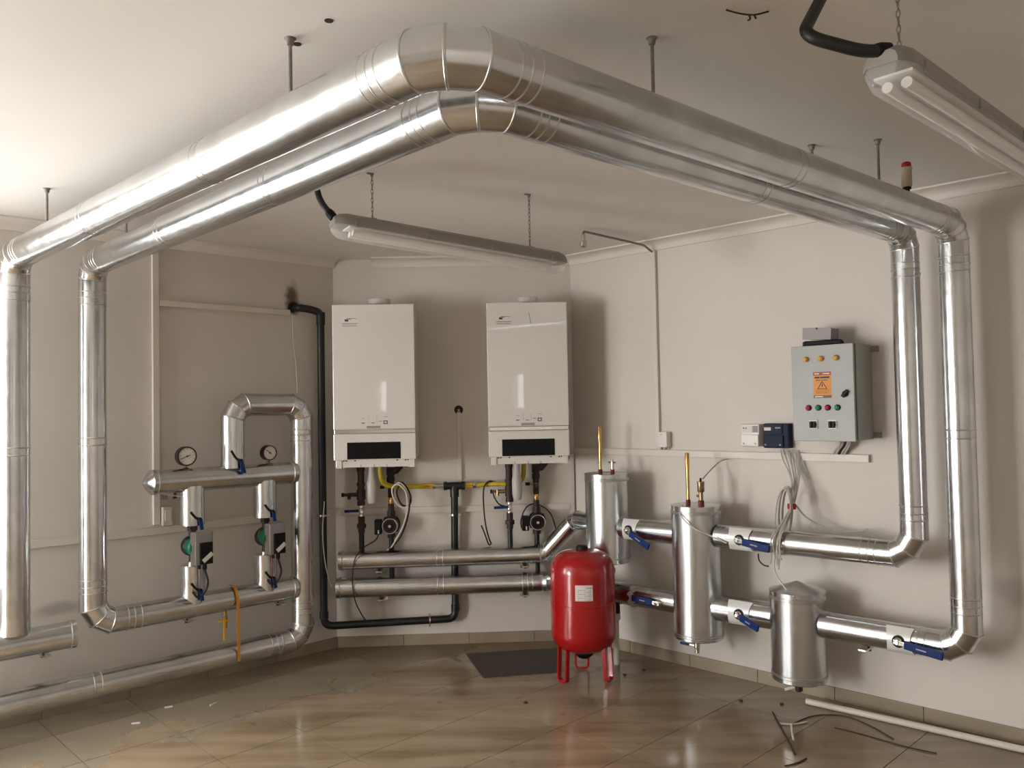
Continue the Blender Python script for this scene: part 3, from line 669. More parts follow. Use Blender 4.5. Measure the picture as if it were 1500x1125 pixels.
# pipework below the boilers
def nutring(mb, c, z, r, h, seg=6): mb.lathe(c, Z, [(0, z-h/2), (r, z-h/2), (r, z+h/2), (0, z+h/2)], seg); return mb
def return_pipe(u, label, second):
    c = F('B', u, .15, 0); a = UA['B']; n = NA['B']
    T = thing('boiler_return_pipe', label, 'pipe', c+Z*.62)
    mb = MB().tube([c+Z*1.18, c+Z*.93], .0215, 16)
    for z, r, h in ((1.15, .026, .03), (1.05, .026, .02), (.985, .028, .06), (.93, .025, .025)): nutring(mb, c, z, r, h, 14)
    link('iron_fittings', mb, 'iron', T)
    v = link('valve_body', MB().lathe(c, Z, [(.015, .93), (.018, .918), (.018, .905), (.013, .9), (.017, .893), (.017, .87), (.012, .866), (.016, .856), (.016, .846)], 12).tube([c+Z*.89, c+Z*.89+n*.028], .008, 10), 'nickel', T)
    link('grip', MB().bar(c+Z*.888+n*.028-a*.012, c+Z*.886+n*.03-a*.10, .017, .009, Z), 'blue_grip', v, bevel=.003)
    mb = MB(); nutring(mb, c, .825, .021, .05, 10); nutring(mb, c, .79, .029, .026, 8); nutring(mb, c, .765, .021, .03, 12)
    link('union', mb, 'iron', T)
    link('tail_pipe', MB().tube([c+Z*.78, c+Z*.632], .0165, 14), 'black_paint', T)
    mb = MB().tube([c+Z*.985, c+Z*.985-a*.075], .0125, 12)
    mb.tube([c+Z*.985-a*.07, c+Z*.985-a*.112], .010, 10).tube([c+Z*.995-a*.075, c+Z*.957-a*.075], .011, 10)
    dv = link('drain_cock', mb, 'brass_dark' if second else 'iron', T)
    link('knob', MB().lathe(c+Z*.985-a*.105, -a, [(.008, 0), (.013, .003), (.013, .016), (0, .016)], 10), 'black_plastic', dv)
return_pipe(.185, 'iron return pipe with blue lever valve under the left boiler', False)
return_pipe(1.116, 'iron return pipe with blue lever valve under the right boiler', True)
def flow_pipe(u, label, second):
    c = F('B', u, .062, 0); a = UA['B']; n = NA['B']
    T = thing('boiler_flow_pipe', label, 'pipe', c+Z*.40)
    mb = MB().tube([c+Z*1.185+a*.062, c+Z*1.15+a*.058, c+Z*1.125+a*.035, c+Z*1.12+a*.0], .022, 14)
    mb.tube([c+Z*1.14, c+Z*1.03], .022, 14); nutring(mb, c, 1.12, .027, .05, 14); nutring(mb, c, 1.07, .026, .03, 14); mb.tube([c+Z*1.03, c+Z*.955], .019, 12)
    link('iron_fittings', mb, 'iron', T)
    link('nickel_valve', MB().lathe(c, Z, [(.014, 1.045), (.019, 1.04), (.019, 1.0), (.015, .995)], 12).tube([c+Z*1.02, c+Z*1.02-a*.045], .006, 8), 'nickel', T)
    link('valve_knob', MB().bar(c+Z*1.02-a*.04, c+Z*1.02-a*.068, .02, .016, Z), 'black_plastic', T, bevel=.002)
    link('brass_nipple', MB().lathe(c, Z, [(.014, .96), (.016, .955), (.016, .915), (.014, .91)], 12), 'brass', T)
    mb = MB().tube([c+Z*.915, c+Z*.865], .019, 12); nutring(mb, c, .855, .026, .028, 8)
    link('union', mb, 'iron', T); link('union', nutring(MB(), c, .715, .026, .028, 8), 'iron', T)
    link('tail_pipe', MB().tube([c+Z*.735, c+Z*.407, c+Z*.407+n*.04], .0165, 14), 'black_paint', T)
def boiler_pump(u, label, second):
    c = F('B', u, .062, .785); a = UA['B']; n = NA['B']
    T = thing('circulation_pump', label, 'pump', c-Z*.07)
    link('volute', MB().tube([c+Z*.062, c-Z*.062], .022, 14).lathe(c-n*.02, n, [(.045, 0), (.058, .01), (.058, .036), (0, .036)], 24), 'black_paint', T)
    mt = link('motor', MB().lathe(c+n*.016, n, [(.050, 0), (.050, .078), (.046, .086), (0, .086)], 32), 'black_paint', T)
    link('rim', MB().torus(c+n*.099, n, .0465, .0035, 32, 6), 'nickel', mt)
    link('name_disc', MB().lathe(c+n*.1, n, [(.036, 0), (.036, .004), (.01, .004), (.009, .007), (0, .007)], 28), 'black_plastic', mt)
    link('vent_screw', MB().lathe(c+n*.105, n, [(.009, 0), (.009, .005), (0, .005)], 12), 'chrome', mt)
    for an in (45, 135, 225, 315): link('bolt', MB().lathe(c+n*.012+(a*math.cos(rad(an))+Z*math.sin(rad(an)))*.056, n, [(.006, 0), (.006, .012), (0, .012)], 6), 'black_plastic', T)
    tb = link('terminal_box', MB().obox(c+n*.055-a*.076-Z*.008, a, n, Z, .021, .035, .045), 'black_plastic', T, bevel=.004)
    link('switch', MB().obox(c+n*.092-a*.072-Z*.035, a, n, Z, .004, .002, .011), 'paper', tb)
flow_pipe(.362, 'iron flow pipe with brass nipple above pump, under the left boiler', False); flow_pipe(1.292, 'iron flow pipe with brass nipple above pump, under the right boiler', True)
boiler_pump(.362, 'black round-faced pump under the left boiler', False); boiler_pump(1.292, 'black round-faced pump under the right boiler', True)
for u, lb in ((.258, 'translucent condensate trap hanging under the left boiler'), (1.163, 'translucent condensate trap hanging under the right boiler')):
    c = F('B', u, .19, 0)
    T = thing('condensate_trap', lb, 'trap', c+Z*.92)
    link('neck', MB().lathe(c, Z, [(.0, 1.178), (.019, 1.178), (.020, 1.12), (.026, 1.085)], 20), 'siphon', T)
    link('bowl', MB().lathe(c, Z, [(.026, 1.085), (.032, 1.06), (.031, .97), (.024, .935), (.0, .93)], 20), 'siphon', T)
# gas line
gd = .075; gz = 1.02; c = F('B', .768, gd, 0)
T = thing('gas_pipe', 'black gas riser from the left wall, along the skirting and up between boilers', 'pipe', F('B', -.055, .14, .15))
gp = [F('L', .272, -.04, 2.158), F('L', .272, .055, 2.158), F('L', .205, .07, 2.150), V((F('B', -.055, .142, 0).x, F('B', -.055, .142, 0).y, 2.135)), F('B', -.055, .142, .172), F('B', .76, .050, .172), F('B', .762, .050, .55), F('B', .768, gd, gz)]
def rounded(cs, rb, k=5):
    cs = [V(p) for p in cs]; out = [cs[0]]
    for i in range(1, len(cs)-1):
        d0 = (cs[i]-cs[i-1]); d1 = (cs[i+1]-cs[i]); r = min(rb, d0.length*.45, d1.length*.45); p = cs[i]-d0.normalized()*r; q = cs[i]+d1.normalized()*r
        for j in range(k+1):
            t = j/k; out.append(p*(1-t)**2+cs[i]*2*t*(1-t)+q*t*t)
    return out+[cs[-1]]
link('tube', MB().tube(rounded(gp, .055), .0235, 18), 'black_paint', T)
for q in (gp[3]-Z*.06, gp[4]+Z*.07, gp[5]+Z*.07, gp[3]-Z*.02):
    link('socket', MB().lathe(V((q.x, q.y, 0)), Z, [(.0235, q.z-.022), (.0275, q.z-.02), (.0275, q.z+.02), (.0235, q.z+.022)], 18), 'black_paint', T)
for q in (F('B', -.055, .142, .86), F('B', .763, .06, .835)):
    link('pipe_clip', MB().lathe(V((q.x, q.y, 0)), Z, [(.024, q.z-.007), (.028, q.z-.006), (.028, q.z+.006), (.024, q.z+.007)], 18).obox(q, UA['B'], NA['B'], Z, .042, .004, .005), 'nickel', T)
q = gp[4]+(gp[5]-gp[4])*.80; ax = (gp[5]-gp[4]).normalized()
link('pipe_clip', MB().lathe(q, ax, [(.024, -.006), (.029, -.005), (.029, .005), (.024, .006)], 18).obox(q, ax, NA['B'], Z, .004, .004, .042), 'nickel', T)
link('tee', MB().tube([F('B', .70, gd, gz), F('B', .836, gd, gz)], .0235, 16).lathe(c, Z, [(.029, gz-.07), (.029, gz-.02), (.024, gz)], 16).lathe(F('B', .70, gd, gz), UA['B'], [(.0275, 0), (.0275, .022), (.0235, .024)], 16).lathe(F('B', .836, gd, gz), -UA['B'], [(.0275, 0), (.0275, .022), (.0235, .024)], 16), 'black_paint', T)
solo('wall_stain', 'dark soot stain around the hole where black pipe leaves left wall', 'stain', MB().lathe(F('L', .285, 0, 2.165), NA['L'], [(.034, 0.0002), (.034, .004), (0, .004)], 14), 'soot', F('L', .285, 0, 2.165))
def gas_hose(lb, pts, conn, tagp):
    T = thing('gas_hose', lb, 'hose', V(pts[len(pts)//2]))
    link('hose', MB().hose(pts, .0155, 12, 8), 'yellow_hose', T)
    link('connector', MB().tube(conn, .0165, 10).lathe(conn[0], (conn[1]-conn[0]), [(.019, .0), (.019, .018), (.015, .018)], 6), 'nickel', T)
    link('yellow_label', MB().tube(tagp, .0175, 12), 'yellow_tag', T)
    m = (tagp[0]+tagp[1])/2+NA['B']*.0172
    for k in (-.018, -.006, .006, .018): link('print', MB().obox(m+UA['B']*k, UA['B'], NA['B'], Z, .004, .001, .003), 'ink', T)
gas_hose('yellow gas hose curving down from the left boiler to black tee', [F('B', .312, .19, 1.178), F('B', .313, .19, 1.11), F('B', .33, .17, 1.055), F('B', .38, .14, 1.032), F('B', .46, .1, 1.024), F('B', .64, gd, 1.022)], [F('B', .63, gd, gz+.001), F('B', .702, gd, gz)], [F('B', .55, gd+.008, 1.023), F('B', .625, gd, 1.022)])
gas_hose('yellow gas hose passing behind trap to the right boiler', [F('B', .91, gd, gz), F('B', 1.0, .10, 1.028), F('B', 1.08, .135, 1.03), F('B', 1.16, .13, 1.035), F('B', 1.205, .13, 1.07), F('B', 1.21, .16, 1.178)], [F('B', .905, gd, gz), F('B', .835, gd, gz)], [F('B', .84, gd, gz+.002), F('B', .885, gd, gz+.001)])

# ------------------------------------------------------------------ red expansion vessel
RC = V((.374, 4.60, 0)); r = .181
T = thing('expansion_vessel', 'red pressure expansion vessel standing on three looped legs', 'vessel', RC)
def dome(zc, h, k0, k1, sg): return [(r*(math.cos(rad(k)))**.62, zc+sg*h*math.sin(rad(k))) for k in range(k0, k1, 6 if k1 > k0 else -6)]
low = [(.0, .150)]+[(r*math.cos(rad(k))**.62, .262-.112*math.sin(rad(k))) for k in range(84, -1, -6)]
upp = [(r*math.cos(rad(k))**.62, .590+.122*math.sin(rad(k))) for k in range(0, 85, 6)]+[(.0, .712)]
link('shell_lower', MB().lathe(RC, Z, low+[(r, .425)], 56), 'red_paint', T)
link('shell_upper', MB().lathe(RC, Z, [(r, .425)]+upp, 56), 'red_paint', T)
link('weld_seam', MB().lathe(RC, Z, [(r-.001, .420), (r+.0018, .423), (r+.0018, .428), (r-.001, .431)], 56), 'red_paint', T)
link('top_cap', MB().lathe(RC, Z, [(.034, .700), (.034, .722), (.028, .732), (0, .733)], 20), 'black_plastic', T)
link('bottom_valve', MB().lathe(RC, Z, [(.055, .165), (.055, .138), (.045, .125), (.030, .112), (0, .110)], 20), 'black_plastic', T)
link('flange', MB().lathe(RC, Z, [(.06, .158), (.062, .156), (.062, .150), (.05, .149)], 24), 'chrome', T)
cdir = (V((0, 0, 0))-RC).normalized()
for an in (-52, 62, 185):
    d = Matrix.Rotation(rad(an), 3, 'Z') @ cdir; s = Z.cross(d)
    q = RC+d*.150; wd = .036
    pth = [q-s*wd+Z*.245-d*.012, q-s*wd+Z*.01, q+s*wd+Z*.01, q+s*wd+Z*.245-d*.012]
    rp = rounded(pth, .022, 4); mb = MB(); R = []
    for i, p in enumerate(rp):
        t = (rp[min(i+1, len(rp)-1)]-rp[max(i-1, 0)]).normalized(); nn = t.cross(d).normalized()
        R.append([p+d*.011+nn*.0055, p+d*.011-nn*.0055, p-d*.011-nn*.0055, p-d*.011+nn*.0055])
    link('leg', mb.rings(R), 'red_paint', T, angle=50)
# rating label, curved round the shell
lab = []; a0 = math.atan2(cdir.y, cdir.x)
mb = MB(); na = 9; zz = (.464, .548)
for rr in (r+.0006, r+.0016):
    for k in range(na):
        an = a0+rad(2+(k/(na-1)-.5)*30)
        for z in zz: mb.v.append(RC+V((math.cos(an)*rr, math.sin(an)*rr, z)))
for k in range(na-1):
    i = 2*k; j = 2*(k+na); mb.f += [(i, i+2, i+3, i+1), (j, j+1, j+3, j+2), (i, j, j+2, i+2), (i+1, i+3, j+3, j+1)]
mb.f += [(0, 1, 2*na+1, 2*na), (2*na-2, 4*na-2, 4*na-1, 2*na-1)]
lb = link('rating_label', mb, 'paper', T)
for i in range(7):
    an0 = a0+rad(-10); z = .470+.0105*i
    for (x0, x1) in (((-11, -3), (-1, 12)) if i % 2 else ((-11, 4), (6, 13))):
        if i == 6: x0, x1 = 4, 14
        p0 = RC+V((math.cos(a0+rad(2+x0))*(r+.0018), math.sin(a0+rad(2+x0))*(r+.0018), z)); p1 = RC+V((math.cos(a0+rad(2+x1))*(r+.0018), math.sin(a0+rad(2+x1))*(r+.0018), z))
        link('print', MB().bar(p0, p1, .0028, .001, Z), 'ink' if i == 6 else 'ink_light', lb)

# ------------------------------------------------------------------ trunking on the walls
def trunk(label, w, u0, u1, z0, z1, d=.022, extra=None):
    T = thing('cable_trunking', label, 'trunking', F(w, (u0+u1)/2, 0, z0))
    link('base', MB().wbox(w, u0, u1, 0, d*.75, z0+.001, z1-.001), 'pvc', T)
    link('lid', MB().wbox(w, u0, u1, d*.6, d, z0, z1), 'pvc', T, bevel=.002)
trunk('vertical cable trunking on left wall from ceiling to low run', 'L', 1.108, 1.142, .905, 2.438)
trunk('horizontal trunking high on left wall ending at the sooty hole', 'L', .315, 1.107, 2.113, 2.145)
trunk('long low horizontal trunking across left wall behind the pumps', 'L', .02, 2.15, .853, .893)
trunk('horizontal trunking on back wall behind the boiler pipes', 'B', .02, 1.515, .845, .885)
trunk('short vertical trunking on back wall between the two boilers', 'B', .79, .815, 1.05, 1.49)
trunk('short vertical trunking at back corner right of the boilers', 'B', 1.518, 1.545, .80, 1.205, .02)
trunk('horizontal trunking on right wall passing below the control panel', 'R', .02, 1.895, 1.207, 1.245)
trunk('thin vertical trunking on right wall up to the ceiling', 'R', .652, .678, 1.262, 2.438)
T = thing('junction_hole', 'round patched cable hole in plaster between the boilers', 'hole', F('B', .802, 0, 1.508))
link('plaster_ring', MB().lathe(F('B', .802, 0, 1.512), NA['B'], [(.058, .0002), (.054, .002), (.04, .003), (0, .003)], 17), 'wall_paint', T)
link('cavity', MB().lathe(F('B', .802, 0, 1.505), NA['B'], [(.030, .0002), (.029, .0042), (0, .0042)], 11), 'soot', T)
link('conduit_end', MB().tube([F('B', .802, .004, 1.506), F('B', .802, .012, 1.49)], .009, 10), 'nickel', T)
T = thing('switch_box', 'small white switch box beside left vertical trunking', 'box', F('L', 1.075, 0, .895))
link('case', MB().wbox('L', 1.048, 1.102, 0, .045, .897, 1.00), 'pvc', T, bevel=.004)
link('rocker', MB().wbox('L', 1.058, 1.092, .044, .049, .925, .985), 'white_plastic', T, bevel=.002)
T = thing('junction_box', 'small white cable box at foot of thin right-wall trunking', 'box', F('R', .72, 0, 1.255))
link('case', MB().wbox('R', .688, .748, 0, .05, 1.262, 1.352), 'white_plastic', T, bevel=.004)
for u in (.700, .728): link('gland', MB().lathe(F('R', u, .03, 0), Z, [(.008, 1.264), (.009, 1.25), (.006, 1.247), (0, 1.247)], 10), 'grey_plastic', T)
link('print', MB().wbox('R', .704, .716, .0495, .051, 1.335, 1.339), 'ink_light', T)
# flexible conduit to gas detector
T = thing('gas_detector', 'small metal detector hanging from a conduit arm at the ceiling', 'detector', V((.405, 4.44, 2.38)))
dp = V((.405, 4.44, 0)); wp = F('R', .665, .03, 2.43)
link('conduit_arm', MB().tube(rounded([wp, F('R', .655, .10, 2.462), dp+Z*2.468, dp+Z*2.43], .02), .0065, 10), 'rod', T)
link('sensor_head', MB().lathe(dp, Z, [(.010, 2.452), (.013, 2.445), (.013, 2.415), (.018, 2.41), (.018, 2.385), (.014, 2.38), (0, 2.38)], 18), 'nickel', T)

# ------------------------------------------------------------------ control panel and meters on the right wall
w = 'R'
T = thing('control_panel', 'grey metal electrical control cabinet with lamps and warning sign', 'cabinet', F(w, 1.76, .1, 1.32))
link('body', MB().wbox(w, 1.612, 1.918, .006, .198, 1.322, 1.785), 'panel_grey', T, bevel=.003)
link('gasket', MB().wbox(w, 1.616, 1.914, .196, .206, 1.326, 1.781), 'black_plastic', T)
dr = link('door', MB().wbox(w, 1.608, 1.914, .204, .222, 1.318, 1.786), 'panel_grey', T, bevel=.003)
for u, z in ((1.93, 1.765), (1.93, 1.342)): link('mounting_lug', MB().wbox(w, 1.915, 1.955, .002, .012, z-.014, z+.014), 'grey_plastic', T, bevel=.003)
def lamp(u, z, m, r):
    k = link('indicator_lamp', MB().lathe(F(w, u, .22, z), NA[w], [(r+.003, 0), (r+.003, .006), (r, .007)], 20), 'black_plastic' if r < .0125 else 'brass_dark', dr)
    k2 = link('lens', MB().lathe(F(w, u, .22, z), NA[w], [(r, .004), (r, .013), (r*.8, .018), (r*.4, .0205), (0, .021)], 20), m, k) if False else link('indicator_lens', MB().lathe(F(w, u, .22, z), NA[w], [(r, .004), (r, .013), (r*.8, .018), (r*.4, .0205), (0, .021)], 20), m, dr)
for u in (1.684, 1.759, 1.833): lamp(u, 1.719, 'amber_lens', .0125)
for u, m in ((1.690, 'red_lens'), (1.738, 'green_lens'), (1.785, 'red_lens'), (1.832, 'green_lens')): lamp(u, 1.481, m, .012)
for u in (1.712, 1.806):
    link('selector_plate', MB().wbox(w, u-.022, u+.022, .221, .227, 1.377, 1.423), 'white_plastic', dr, bevel=.003)
    link('selector_knob', MB().lathe(F(w, u, .226, 1.399), NA[w], [(.0165, 0), (.016, .006), (0, .006)], 18).wbox(w, u-.014, u-.003, .23, .240, 1.383, 1.415).wbox(w, u+.003, u+.014, .23, .240, 1.383, 1.415), 'black_plastic', dr)
link('lock', MB().lathe(F(w, 1.872, .22, 1.546), NA[w], [(.015, 0), (.015, .008), (0, .008)], 18).bar(F(w, 1.860, .232, 1.532), F(w, 1.886, .232, 1.562), .016, .012, UA[w]), 'black_plastic', dr, bevel=.002)
sg = link('warning_sign', MB().wbox(w, 1.717, 1.805, .2215, .2228, 1.528, 1.655), 'orange_sign', dr)
s0, s1 = .2224, .2234
def mark(u0, u1, z0, z1, m): link('sign_print', MB().wbox(w, u0, u1, s0, s1, z0, z1), m, sg)
mark(1.717, 1.805, 1.639, 1.655, 'sign_red'); mark(1.717, 1.805, 1.528, 1.541, 'sign_brown')
s0, s1 = .2232, .2238
for a, b in ((1.724, 1.747), (1.765, 1.798)): mark(a, b, 1.644, 1.649, 'paper')
for a, b in ((1.724, 1.749), (1.753, 1.797)): mark(a, b, 1.624, 1.632, 'ink')
for a, b in ((1.730, 1.755), (1.759, 1.789)): mark(a, b, 1.613, 1.617, 'sign_brown')
for a, b in ((1.724, 1.764),): mark(a, b, 1.532, 1.537, 'paper')
for z in (1.566, 1.559, 1.552): mark(1.727, 1.795, z, z+.0018, 'sign_brown')
tri = [F(w, 1.761, .2235, 1.608), F(w, 1.738, .2235, 1.573), F(w, 1.784, .2235, 1.573)]
for i in range(3): link('sign_print', MB().bar(tri[i], tri[(i+1) % 3], .003, .001, NA[w].cross(tri[(i+1) % 3]-tri[i])), 'ink', sg)
link('sign_print', MB().prism([F(w, 1.763, .2232, 1.599), F(w, 1.757, .2232, 1.587), F(w, 1.761, .2232, 1.588), F(w, 1.759, .2232, 1.577), F(w, 1.766, .2232, 1.591), F(w, 1.762, .2232, 1.590)], NA[w]*.0008), 'ink', sg)
T = thing('spare_part_box', 'grey open-fronted box resting on top of the control cabinet', 'box', F(w, 1.72, .13, 1.788))
tl = rad(4); bz = (Z*math.cos(tl)+UA[w]*math.sin(tl)); bu = (UA[w]*math.cos(tl)-Z*math.sin(tl))
cb = F(w, 1.722, .13, 1.847)
link('shell', MB().obox(cb, bu, NA[w], bz, .070, .045, .027), 'grey_plastic', T, bevel=.002)
link('front_lid', MB().obox(cb+NA[w]*.046, bu, NA[w], bz, .072, .004, .029), 'lamp_grey', T, bevel=.001)
link('notch', MB().obox(cb+NA[w]*.051+bz*.025, bu, NA[w], bz, .005, .0005, .005), 'ink', T)
solo('black_folder', 'flat black bag under the box on top of cabinet', 'bag', MB().prism([F(w, 1.635, .05, 1.789), F(w, 1.80, .04, 1.789), F(w, 1.84, .17, 1.789), F(w, 1.66, .19, 1.789), F(w, 1.63, .14, 1.789)], Z*.024), 'black_plastic', F(w, 1.72, .12, 1.789), bevel=.006)
T = thing('heat_meter', 'small white meter box left of the navy one', 'meter', F(w, 1.275, 0, 1.27))
link('case', MB().wbox(w, 1.222, 1.328, 0, .038, 1.276, 1.396), 'white_plastic', T, bevel=.004)
link('cover', MB().wbox(w, 1.224, 1.326, .036, .046, 1.278, 1.340), 'white_plastic', T, bevel=.003)
link('face_plate', MB().wbox(w, 1.228, 1.286, .037, .0395, 1.350, 1.388), 'paper', T)
link('face_plate', MB().wbox(w, 1.290, 1.322, .037, .0395, 1.352, 1.388), 'ink_light', T)
for u in (1.238, 1.252): link('hole', MB().lathe(F(w, u, .039, 1.375), NA[w], [(.004, 0), (.004, .0012), (0, .0012)], 10), 'ink', T)
for u in (1.240, 1.308): link('screw', MB().lathe(F(w, u, .045, 1.292), NA[w], [(.005, 0), (.005, .002), (0, .002)], 10), 'ink_light', T)
T = thing('controller_box', 'navy blue controller box beside the control cabinet', 'controller', F(w, 1.43, 0, 1.27))
link('case', MB().wbox(w, 1.358, 1.500, 0, .05, 1.270, 1.400), 'navy_plastic', T, bevel=.005)
link('cover', MB().wbox(w, 1.362, 1.472, .048, .060, 1.276, 1.338), 'navy_plastic', T, bevel=.003)
link('label_field', MB().wbox(w, 1.364, 1.402, .049, .0515, 1.363, 1.380), 'paper', T)
link('module', MB().wbox(w, 1.420, 1.468, .048, .055, 1.345, 1.396), 'navy_plastic', T, bevel=.002)
link('print', MB().wbox(w, 1.428, 1.458, .0545, .0558, 1.374, 1.381), 'ink_light', T)
for u in (1.374, 1.456): link('screw', MB().lathe(F(w, u, .059, 1.288), NA[w], [(.005, 0), (.005, .002), (0, .002)], 10), 'ink_light', T)

# ------------------------------------------------------------------ loose cables
def cable(name, label, pts, r, m, k=8): return solo(name, label, 'cable', MB().hose(pts, r, 8, k), m, V(pts[-1]))
Fr = lambda u, d, z: F('R', u, d, z)
Fs = lambda u, d, z: F('R', u+.042, d, z)
T = thing('cable_bundle', 'hanging bundle of grey cables coiled with red tape in front of right pipes', 'cable', Fs(1.50, .1, .60))
rnd = random.Random(3)
for i in range(7):
    o = (i-3)*.007; j = lambda a: rnd.uniform(-a, a)
    pts = [Fs(1.452+o*2.2+j(.01), .028, 1.262), Fs(1.466+o*2.2+j(.01), .046, 1.215+j(.01)), Fs(1.498+o*.9+j(.008), .085+j(.01), 1.12), Fs(1.515+o*.4+j(.005), .135+j(.008), 1.02), Fs(1.52+o*.3, .165, .985), Fs(1.520+o*.8+j(.008), .25+j(.012), .92), Fs(1.512+o*.9+j(.010), .326+j(.006), .84), Fs(1.508+o*1.0+j(.012), .330+j(.006), .76), Fs(1.505+o*1.4+j(.012), .328, .655+.09*rnd.random())]
    link('strand', MB().hose(pts, .0036, 7, 6), 'cable_grey', T)
for i in range(5):
    c = Fs(1.483+rnd.uniform(-.006, .006), .14+.010*i, .965-.008*i+rnd.uniform(-.008, .008)); pts = []
    for k in range(17):
        an = rad(22.5*k); pts.append(c+UA['R']*math.cos(an)*(.034+.004*i)+Z*math.sin(an)*(.115+.006*i)+UA['R']*.012*math.sin(an)+NA['R']*.02*math.cos(an))
    link('coil', MB().hose(pts, .0036, 7, 3), 'cable_grey', T)
link('red_tape', MB().lathe(Fs(1.517, .162, 0), Z, [(.0, .970), (.020, .970), (.022, .985), (.020, .998), (0, .998)], 14), 'red_tape', T)
link('strand', MB().hose([Fs(1.502, .335, .76), Fs(1.505, .34, .68), Fs(1.56, .335, .60), Fs(1.60, .36, .575), Fs(1.615, .383, .585)], .0042, 7), 'cable_white', T)
cable('loose_cable', 'single grey cable sagging right from the taped bundle', [Fs(1.527, .14, .99), Fs(1.57, .12, .93), Fs(1.65, .10, .885), Fs(1.74, .10, .87), Fs(1.82, .10, .878), Fs(1.87, .10, .893)], .0042, 'cable_grey')
cable('loose_cable', 'thin dark wire curling below the right valve', [Fr(1.44, .30, .752), Fr(1.45, .31, .72), Fr(1.475, .31, .70), Fr(1.50, .31, .698)], .0035, 'cable_black')
cable('sensor_cable', 'pale sensor wire running from the tallest tank lid to pipe', [TK2+UA['R']*-.05+NA['R']*.05+Z*.968, TK2+UA['R']*-.01+NA['R']*.137+Z*.93, TK2+UA['R']*.06+NA['R']*.14+Z*.87, Fr(1.21, .33, .815), Fr(1.27, .312, .79)], .004, 'cable_white')
cable('sensor_cable', 'grey wire from trunking down to brass air vent', [Fr(1.13, .024, 1.205), Fr(1.10, .06, 1.19), Fr(1.085, .13, 1.15), Fr(1.085, .22, 1.105)], .0042, 'cable_grey')
T = thing('panel_cables', 'short bunch of grey and black cables under the control cabinet', 'cable', Fr(1.79, .05, 1.24))
for i in range(5):
    link('strand', MB().hose([Fr(1.83-.008*i, .07+.012*i, 1.322), Fr(1.82-.012*i, .06, 1.295), Fr(1.79-.014*i, .03, 1.263), Fr(1.775-.014*i, .016, 1.242)], .0055, 7), 'cable_black' if i == 2 else 'cable_grey', T)
Fb = lambda u, d, z: F('B', u, d, z)
cable('loose_cable', 'white cable looped and hanging beside left boiler pump', [Fb(.385, .20, 1.03), Fb(.43, .21, 1.06), Fb(.475, .21, 1.01), Fb(.485, .21, .93), Fb(.45, .21, .905), Fb(.40, .21, .95), Fb(.385, .21, 1.02), Fb(.42, .22, 1.05), Fb(.47, .22, 1.0), Fb(.478, .22, .90), Fb(.45, .22, .79), Fb(.40, .22, .70), Fb(.37, .22, .655), Fb(.352, .20, .645)], .0048, 'cable_white')
cable('loose_cable', 'black cable looped behind the white one at left boiler pump', [Fb(.40, .17, 1.05), Fb(.45, .18, 1.055), Fb(.495, .18, .98), Fb(.49, .18, .92), Fb(.44, .18, .92), Fb(.41, .18, 1.0), Fb(.45, .19, 1.05), Fb(.49, .19, .95), Fb(.475, .20, .83), Fb(.43, .21, .72), Fb(.36, .225, .645)], .0048, 'cable_black')
cable('loose_cable', 'thin black wire hanging down in front of headers to skirting', [Fb(.29, .10, .75), Fb(.272, .14, .70), Fb(.20, .20, .66), Fb(.155, .235, .60), Fb(.14, .24, .50), Fb(.14, .235, .42), Fb(.155, .225, .33), Fb(.19, .21, .25), Fb(.21, .20, .215)], .0036, 'cable_black')
cable('loose_cable', 'black cable hanging from yellow hose right of the gas tee', [Fb(1.03, .09, 1.04), Fb(.985, .12, 1.045), Fb(.955, .12, 1.0), Fb(.953, .12, .88), Fb(.965, .12, .76), Fb(.985, .12, .68), Fb(.995, .12, .655), Fb(.98, .12, .65), Fb(.955, .12, .72), Fb(.935, .12, .77)], .0048, 'cable_black')
cable('loose_cable', 'thin black cable looping behind the right boiler pump', [Fb(1.22, .11, .76), Fb(1.20, .10, .73), Fb(1.19, .08, .79), Fb(1.23, .05, .87), Fb(1.30, .03, .885), Fb(1.38, .04, .83), Fb(1.415, .06, .73), Fb(1.425, .07, .66)], .004, 'cable_black')
cable('loose_cable', 'short black cable from drain cock under the right boiler', [Fb(1.01, .16, .995), Fb(1.02, .16, .95), Fb(1.05, .16, .905), Fb(1.09, .15, .89)], .0045, 'cable_black')
cable('loose_cable', 'thin white wire hanging from high trunking on left wall', [F('L', .30, .02, 2.112), F('L', .292, .014, 1.95), F('L', .275, .012, 1.8), F('L', .268, .014, 1.63)], .0035, 'cable_white')
cable('loose_cable', 'thin white wire hanging beside the black gas riser', [Fb(-.04, .168, .95), Fb(-.052, .175, .75), Fb(-.035, .175, .55), Fb(.0, .17, .42)], .0035, 'cable_white')

